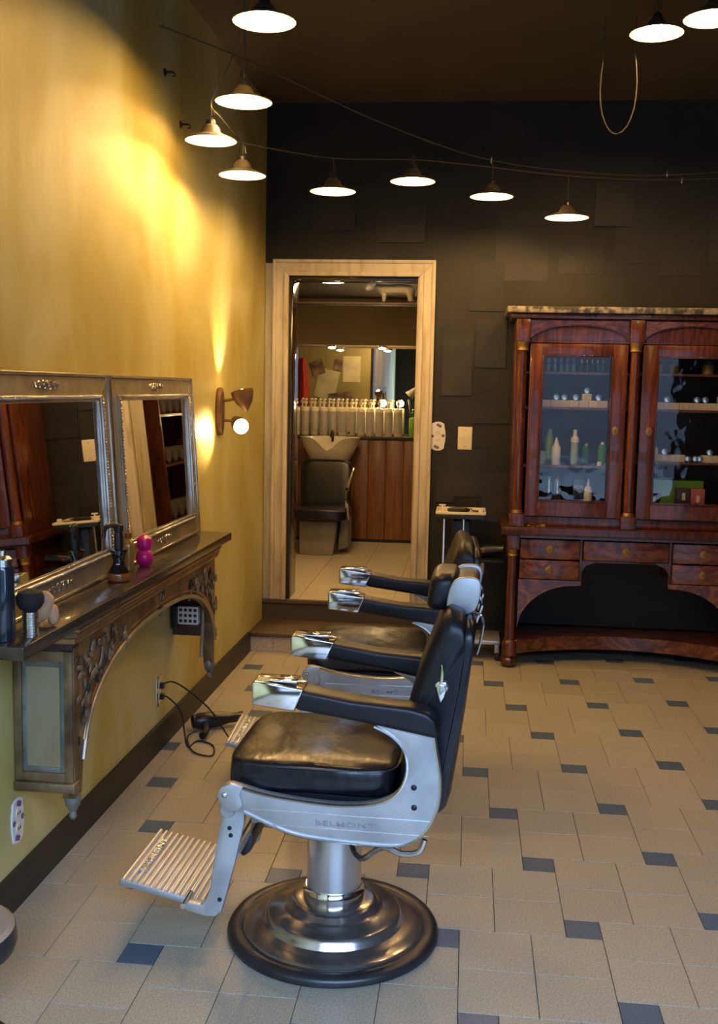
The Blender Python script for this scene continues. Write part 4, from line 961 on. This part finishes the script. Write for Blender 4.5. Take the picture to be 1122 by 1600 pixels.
def cdoor(x0, x1, gx0, gx1, lock):
    z0, z1, g0, g1 = .968, 2.030, 1.062, 1.962
    d = cbox(x0, gx0, -.002, .026, z0, z1, 'door', 'mahog', .002); 
    for a in ((gx1, x1, z0, z1), (gx0, gx1, g1, z1), (gx0, gx1, z0, g0)): cbox(a[0], a[1], -.002, .026, a[2], a[3], 'door_rail', 'mahog', .002, d)
    for a in ((gx0, gx0+.01, g0, g1), (gx1-.01, gx1, g0, g1), (gx0, gx1, g1-.01, g1), (gx0, gx1, g0, g0+.01)): cbox(a[0], a[1], -.008, .008, a[2], a[3], 'glazing_bead', 'mahogd', .002, d)
    cbox(gx0, gx1, .012, .015, g0, g1, 'pane', 'pane', 0, d)
    MB().ell((X(lock), -.004, 1.507), (.020, .003, .026), 16, 6).build('lock_plate', 'brass', d)
    MB().box(X(lock)-.002, X(lock)+.002, -.009, -.006, 1.497, 1.515).build('keyhole', 'black', d, smooth=0)
cdoor(-.350, .238, -.275, .150, .182); cdoor(.328, .916, .416, .841, .384)
for z in shelves_l: cbox(XL+.024, .266, .05, .484, z-.014, z, 'shelf', 'mahog', 0)
for z in shelves_r: cbox(.300, XRt-.024, .05, .484, z-.014, z, 'shelf', 'mahog', 0)
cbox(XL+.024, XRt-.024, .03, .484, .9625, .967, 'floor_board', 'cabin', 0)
# lower part
cbox(XL+.01, XL+.03, .04, .50, .18, .847, 'side_panel', 'mahogd', .002); cbox(XRt-.03, XRt-.01, .04, .50, .18, .847, 'side_panel', 'mahogd', .002)
cbox(XL+.03, XRt-.03, .0, .49, .828, .847, 'drawer_rail', 'mahogd', 0)
def drawer(x0, x1, z0, z1):
    d = cbox(x0, x1, -.012, .30, z0, z1, 'drawer', 'mahogf', .004)
    cx = (x0+x1)/2; q = MB()
    for k in range(10): q.ell((X(cx)+.016*math.cos(k*.628), -.014, (z0+z1)/2+.018*math.sin(k*.628)), (.009, .003, .009), 8, 4)
    q.ell((X(cx), -.015, (z0+z1)/2), (.019, .004, .021), 14, 6).build('lock_plate', 'brass', d)
    MB().box(X(cx)-.002, X(cx)+.002, -.021, -.018, (z0+z1)/2-.009, (z0+z1)/2+.007).build('keyhole', 'black', d, smooth=0)
for x0, x1 in ((-.367, .0), (.566, .933)):
    drawer(x0, x1, .700, .822); drawer(x0, x1, .572, .692)
drawer(.024, .542, .700, .822)
cbox(.002, .020, .0, .30, .572, .826, 'drawer_stile', 'mahogd', .002); cbox(.546, .564, .0, .30, .572, .826, 'drawer_stile', 'mahogd', .002)
# shaped apron, left half and mirrored right half
ap = [(-.372, .566), (.018, .566), (.018, .538)]
arcq = []
for k in range(17):
    a = PI/2*k/16; arcq.append((-.372+.375*math.sin(a)*1.0, .24+.298*math.cos(a)))
ap = [(-.372, .568), (.018, .568), (.018, .540)]+[(-.372+.345*math.cos(a), .235+.300*math.sin(a)) for a in [PI/2*(1-k/16) for k in range(17)]][::-1][::-1]
ap = [(-.372, .568), (.018, .568), (.018, .540), (-.02, .535)]+[(-.02-.350*math.sin(a), .235+.300*math.cos(a)) for a in [PI/2*k/16 for k in range(1, 17)]]
for sgn in (1, -1):
    MB().prism([(X(x) if sgn > 0 else -X(x), z) for x, z in ap], xz, -.006, .02).build('arched_apron', 'mahogf', cb, bevel=.002, seg=1)
cor = [(.018, .698), (.018, .60)]+[(.018+.055*(1-math.cos(a)), .60+.075*math.sin(a)) for a in [PI/2*k/8 for k in range(9)]]+[(.10, .690), (.10, .698)]
for sgn in (1, -1): MB().prism([(X(x) if sgn > 0 else -X(x), z) for x, z in cor], xz, -.006, .02).build('kneehole_corner', 'mahogd', cb, bevel=.001, seg=1)
cbox(.10, .466, -.004, .02, .686, .698, 'kneehole_rail', 'mahogd', .001)
cbox(XL+.03, XRt-.03, .47, .49, .18, .83, 'lower_back', 'black_wall', 0)
for xc in (-.412, .978):
    cbox(xc-.040, xc+.040, -.03, .06, .757, .846, 'lower_block', 'mahog', .003)
    MB().lathe([(.033, .712), (.036, .716), (.031, .727), (.035, .745), (.039, .756)], 24, c=(X(xc), .012, 0)).build('brass_capital', 'brass', cb)
    MB().lathe([(.030, .185), (.030, .4), (.027, .712)], 28, c=(X(xc), .012, 0)).build('column', 'mahog', cb)
    MB().lathe([(.046, .078), (.046, .15), (.042, .165), (.034, .172), (.032, .186)], 28, c=(X(xc), .012, 0)).build('column_base', 'mahog', cb)
    MB().lathe([(.022, 0), (.044, .008), (.055, .028), (.052, .050), (.038, .064), (.045, .070), (.046, .078)], 28, c=(X(xc), .012, 0)).build('bun_foot', 'mahogd', cb)
    MB().lathe([(.022, 0), (.044, .008), (.052, .028), (.04, .06), (.045, .078)], 20, c=(X(xc), .44, 0)).build('bun_foot', 'mahogd', cb)
# concave bottom shelf
shp = [(X(-.42), .48)]
for k in range(33):
    u = -1+2*k/32; shp.append((u*.66+0, .0+.21*(1-u*u)))
shp = [(-.70, .48), (-.70, .03)]+[(u*.655, .21*(1-u*u)) for u in [-1+2*k/32 for k in range(33)]]+[(.70, .03), (.70, .48)]
MB().prism(shp, xy, .085, .172).build('bottom_shelf', 'mahogf', cb, bevel=.003, seg=1)
# things in the cabinet
def cz(x, y): return (x, CY+y)
def put(o, x, y, z): o.location = (x, CY+y, z); return o
def row(xs, mk, y, z, label, cat, group):
    first = None
    for i, x in enumerate(xs):
        if first is None: first = o = mk()
        else: o = copy_tree(first)
        tag(o, (('leftmost' if i == 0 else 'rightmost' if i == len(xs)-1 else ORD[i])+' '+label.replace('little ', '').replace('small ', '')) if len(xs) > 1 else label, cat, group if len(xs) > 1 else None); put(o, x, y, z)
def mk_small():
    t = thing('glass_vial', 'x', 'bottle'); MB().lathe([(.013, 0), (.014, .003), (.014, .05), (.006, .06)], 10).build('bottle_body', 'teal', t); MB().lathe([(.007, .06), (.007, .085), (.003, .088)], 8).build('cap', 'white', t); return t
row([-.30+.038*k for k in range(0, 13, 1) if k < 7], mk_small, .16, 1.861, 'small pale glass bottle on the top shelf behind the left cabinet door', 'bottle', 'small bottles on the top left cabinet shelf')
def mk_small2():
    t = thing('green_vial', 'x', 'bottle'); MB().lathe([(.013, 0), (.014, .003), (.014, .05), (.006, .06)], 10).build('bottle_body', 'dgreen', t); MB().lathe([(.007, .06), (.007, .082), (.003, .085)], 8).build('cap', 'silver', t); return t
row([-.02+.033*k for k in range(5)], mk_small2, .16, 1.861, 'small dark green bottle on the top shelf behind the left cabinet door', 'bottle', 'small green bottles on the top left cabinet shelf')
def mk_box(w_=.056, h_=.042):
    def f():
        t = thing('white_carton', 'x', 'box'); MB().box(-w_/2, w_/2, -.03, .03, 0, h_).build('carton', 'boxw', t, bevel=.001, seg=1); MB().box(-w_/2+.006, w_/2-.006, -.0308, -.0301, .006, h_-.006).build('printed_label', 'label', t, smooth=0); return t
    return f
def mk_jar():
    t = thing('glass_jar', 'x', 'jar'); MB().lathe([(.016, 0), (.019, .005), (.019, .02), (.015, .025)], 14, axis=(0, -1, 0), c=(0, 0, .019)).build('jar_body', 'teal', t); MB().lathe([(.017, .025), (.017, .034), (.006, .036)], 14, axis=(0, -1, 0), c=(0, 0, .019)).build('lid', 'silver', t); return t
row([-.297+.0585*k for k in range(8)], mk_box(), .12, 1.6455, 'small white carton in the row on the second shelf, left cabinet door', 'box', 'white cartons on the second left cabinet shelf')
row([-.285, -.175, -.125, -.055, .085], mk_jar, .12, 1.688, 'little glass jar lying on the white cartons, left cabinet door', 'jar', 'little jars on the left cartons')
q = mk_box()(); tag(q, 'single white carton stacked on the row, left cabinet door', 'box'); put(q, .0125, .12, 1.688)
q = mk_jar(); tag(q, 'little glass jar on top of the raised carton, left cabinet door', 'jar'); put(q, .0125, .12, 1.7305)
row([.372+.058*k for k in range(8)], mk_box(), .12, 1.6435, 'small white carton in the row on the second shelf, right cabinet door', 'box', 'white cartons on the second right cabinet shelf')
row([.372, .836], mk_box(), .12, 1.686, 'white carton stacked at an end of the row, second shelf of the right door', 'box', 'stacked end cartons on the second right cabinet shelf')
row([.50, .68, .73], mk_jar, .12, 1.686, 'little glass jar on the cartons, second shelf of the right door', 'jar', 'little jars on the second right cabinet shelf')
row([.365, .425, .483, .541, .599], mk_box(), .12, 1.3225, 'small white carton on the third shelf behind the right cabinet door', 'box', 'white cartons on the third right cabinet shelf')
row([.757, .815], mk_box(), .12, 1.3225, 'small white carton at the right end of the third shelf, right cabinet door', 'box', 'white cartons at the end of the third right cabinet shelf')
q = mk_box()(); tag(q, 'white carton stacked on the third shelf row, right cabinet door', 'box'); put(q, .432, .12, 1.365)
row([.432], mk_jar, .12, 1.4075, 'little jar on the stacked carton, third shelf of the right door', 'jar', None)
row([.50, .775], mk_jar, .12, 1.365, 'little jar lying on the cartons, third shelf of the right door', 'jar', 'little jars on the third right cabinet shelf')
row([.645, .69, .718], mk_jar, .12, 1.3225, 'little jar lying between the cartons, third shelf of the right door', 'jar', 'loose jars on the third right cabinet shelf')
def bottle(name, label, x, z, prof, m, capprof=None, cm='white', y=.14, cat='bottle'):
    t = thing(name, label, cat, (x, CY+y, z)); MB().lathe(prof, 18).build('bottle_body', m, t)
    if capprof: MB().lathe(capprof, 14).build('cap', cm, t)
    return t
for x, l in ((.44, 'amber glass jar with a dark lid at left on the top shelf, right door'), (.535, 'wide amber glass jar with a pale band on the top shelf, right door'), (.745, 'amber glass jar at right on the top shelf, right cabinet door')):
    bottle('candle_jar', l, x, 1.8615, [(.034, 0), (.037, .004), (.037, .055), (.034, .06)], 'gold', [(.037, .06), (.037, .078), (.03, .08)], 'dark', cat='jar')
Z3 = 1.2855
bottle('green_tall_bottle', 'tall bright green bottle on the third shelf, left cabinet door', -.20, Z3, [(.025, 0), (.027, .006), (.027, .165), (.020, .18)], 'green', [(.02, .18), (.02, .215), (.01, .22)], 'teal', y=.2)
bottle('cone_bottle', 'white cone-topped bottle in front of the green one, third shelf', -.162, Z3, [(.026, 0), (.028, .005), (.028, .105), (.020, .12)], 'white', [(.018, .12), (.010, .15), (.004, .17)], 'white', y=.10)
bottle('foam_bottle', 'clear bottle with a white pump top on the third shelf, left door', -.045, Z3, [(.022, 0), (.024, .005), (.024, .13), (.02, .14)], 'teal', [(.026, .14), (.026, .165), (.014, .18), (.012, .20), (.014, .215), (.006, .22)], 'white')
bottle('dark_green_bottle', 'rounded dark green bottle on the third shelf, left cabinet door', .03, Z3, [(.028, 0), (.034, .01), (.034, .09), (.02, .12)], 'dgreen', [(.012, .12), (.012, .135)], 'teal', y=.16)
bottle('pale_green_bottle', 'pale green bottle at the right end of the third shelf, left door', .128, Z3, [(.026, 0), (.028, .005), (.028, .12), (.02, .13)], 'green2', [(.012, .13), (.012, .145)], 'white')
bottle('tiny_white_tub', 'tiny white tub at the right end of the third shelf, left door', .105, Z3, [(.013, 0), (.014, .02), (.01, .025)], 'white', y=.08, cat='tub')
bottle('clear_tumbler', 'cloudy clear tumbler at the left end of the third shelf, left door', -.255, Z3, [(.03, 0), (.033, .08), (.030, .08), (.027, .01)], 'teal', y=.12, cat='glass')
Z4 = .9675
def tub(name, label, x, h, m='silver'):
    return bottle(name, label, x, Z4, [(.016, 0), (.018, .004), (.018, h-.01), (.016, h)], m, [(.013, h), (.011, h+.012)], 'white', y=.12, cat='can')
for q, zz in ((MB().box(X(-.33), X(.24), .06, .3, .967, 1.045).build('riser_board', 'cabin', cb, smooth=0), 0), (MB().box(X(.33), X(.92), .06, .3, .967, 1.045).build('riser_board', 'cabin', cb, smooth=0), 0)): pass
Z4 = 1.0455
tub('slim_can', 'narrow silver can, left one of the pair on the lowest shelf', -.195, .15); bottle('slim_can', 'silver and gold can, right one of the pair on the lowest shelf', -.143, Z4, [(.018, 0), (.020, .004), (.020, .135), (.016, .148)], 'silver', [(.012, .148), (.010, .16)], 'gold', y=.12, cat='can')
bottle('white_nozzle_bottle', 'white bottle with a pointed nozzle on the lowest shelf, left door', .048, Z4, [(.024, 0), (.026, .006), (.026, .08), (.018, .105)], 'white', [(.012, .105), (.006, .14), (.003, .155)], 'white', y=.12)
mb_ = thing('black_carton', 'black carton with gold lettering MEN on the lowest shelf', 'box', (-.012, CY+.14, Z4)); MB().box(-.034, .034, -.025, .025, 0, .15).build('carton', 'black', mb_, bevel=.001, seg=1)
text('MEN', .030, 'goldtxt', mb_, Matrix.Translation((0, -.0258, .10)) @ Matrix.Rotation(PI/2, 4, 'X'), depth=.0004, bold=.0006, sx=.9)
gx = tag(MB().box(-.165, .165, -.04, .04, 0, .155).build('green_box', 'green', bevel=.002), 'large bright green box on the lowest shelf behind the right door', 'box'); put(gx, .60, .22, Z4)
a = thing('dark_carton', 'small dark carton with a pale print at left of the green box', 'box', (.452, CY+.13, Z4)); MB().box(-.04, .04, -.03, .03, 0, .075).build('carton', 'black', a, bevel=.001); MB().box(-.012, .012, -.0308, -.0301, .02, .055).build('printed_label', 'boxw', a, smooth=0)
a = thing('plum_carton', 'dark plum carton in front of the green box, left of the pink one', 'box', (.628, CY+.12, Z4)); MB().box(-.042, .042, -.03, .03, 0, .11).build('carton', 'plum', a, bevel=.001); MB().box(-.008, .012, -.0308, -.0301, .04, .085).build('printed_label', 'boxw', a, smooth=0)
a = thing('pink_carton', 'dusty pink carton in front of the green box', 'box', (.716, CY+.12, Z4)); MB().box(-.042, .042, -.03, .03, 0, .11).build('carton', 'pink', a, bevel=.001); MB().box(-.008, .012, -.0308, -.0301, .03, .07).build('printed_label', 'boxw', a, smooth=0)
# brass trinkets on the waist slab
kk = thing('key_bunch', 'small brass key bunch lying on the cabinet ledge beside the left plinth', 'keys', (-.28, CY-.028, .9035))
for k in range(4): MB().tube([(-.05+k*.028, 0, .004), (-.03+k*.028, .004, .006)], .0035, 6).build('key', 'brass', kk)
MB().box(.03, .06, -.008, .008, 0, .018).build('key_tag', 'brass', kk, bevel=.002)
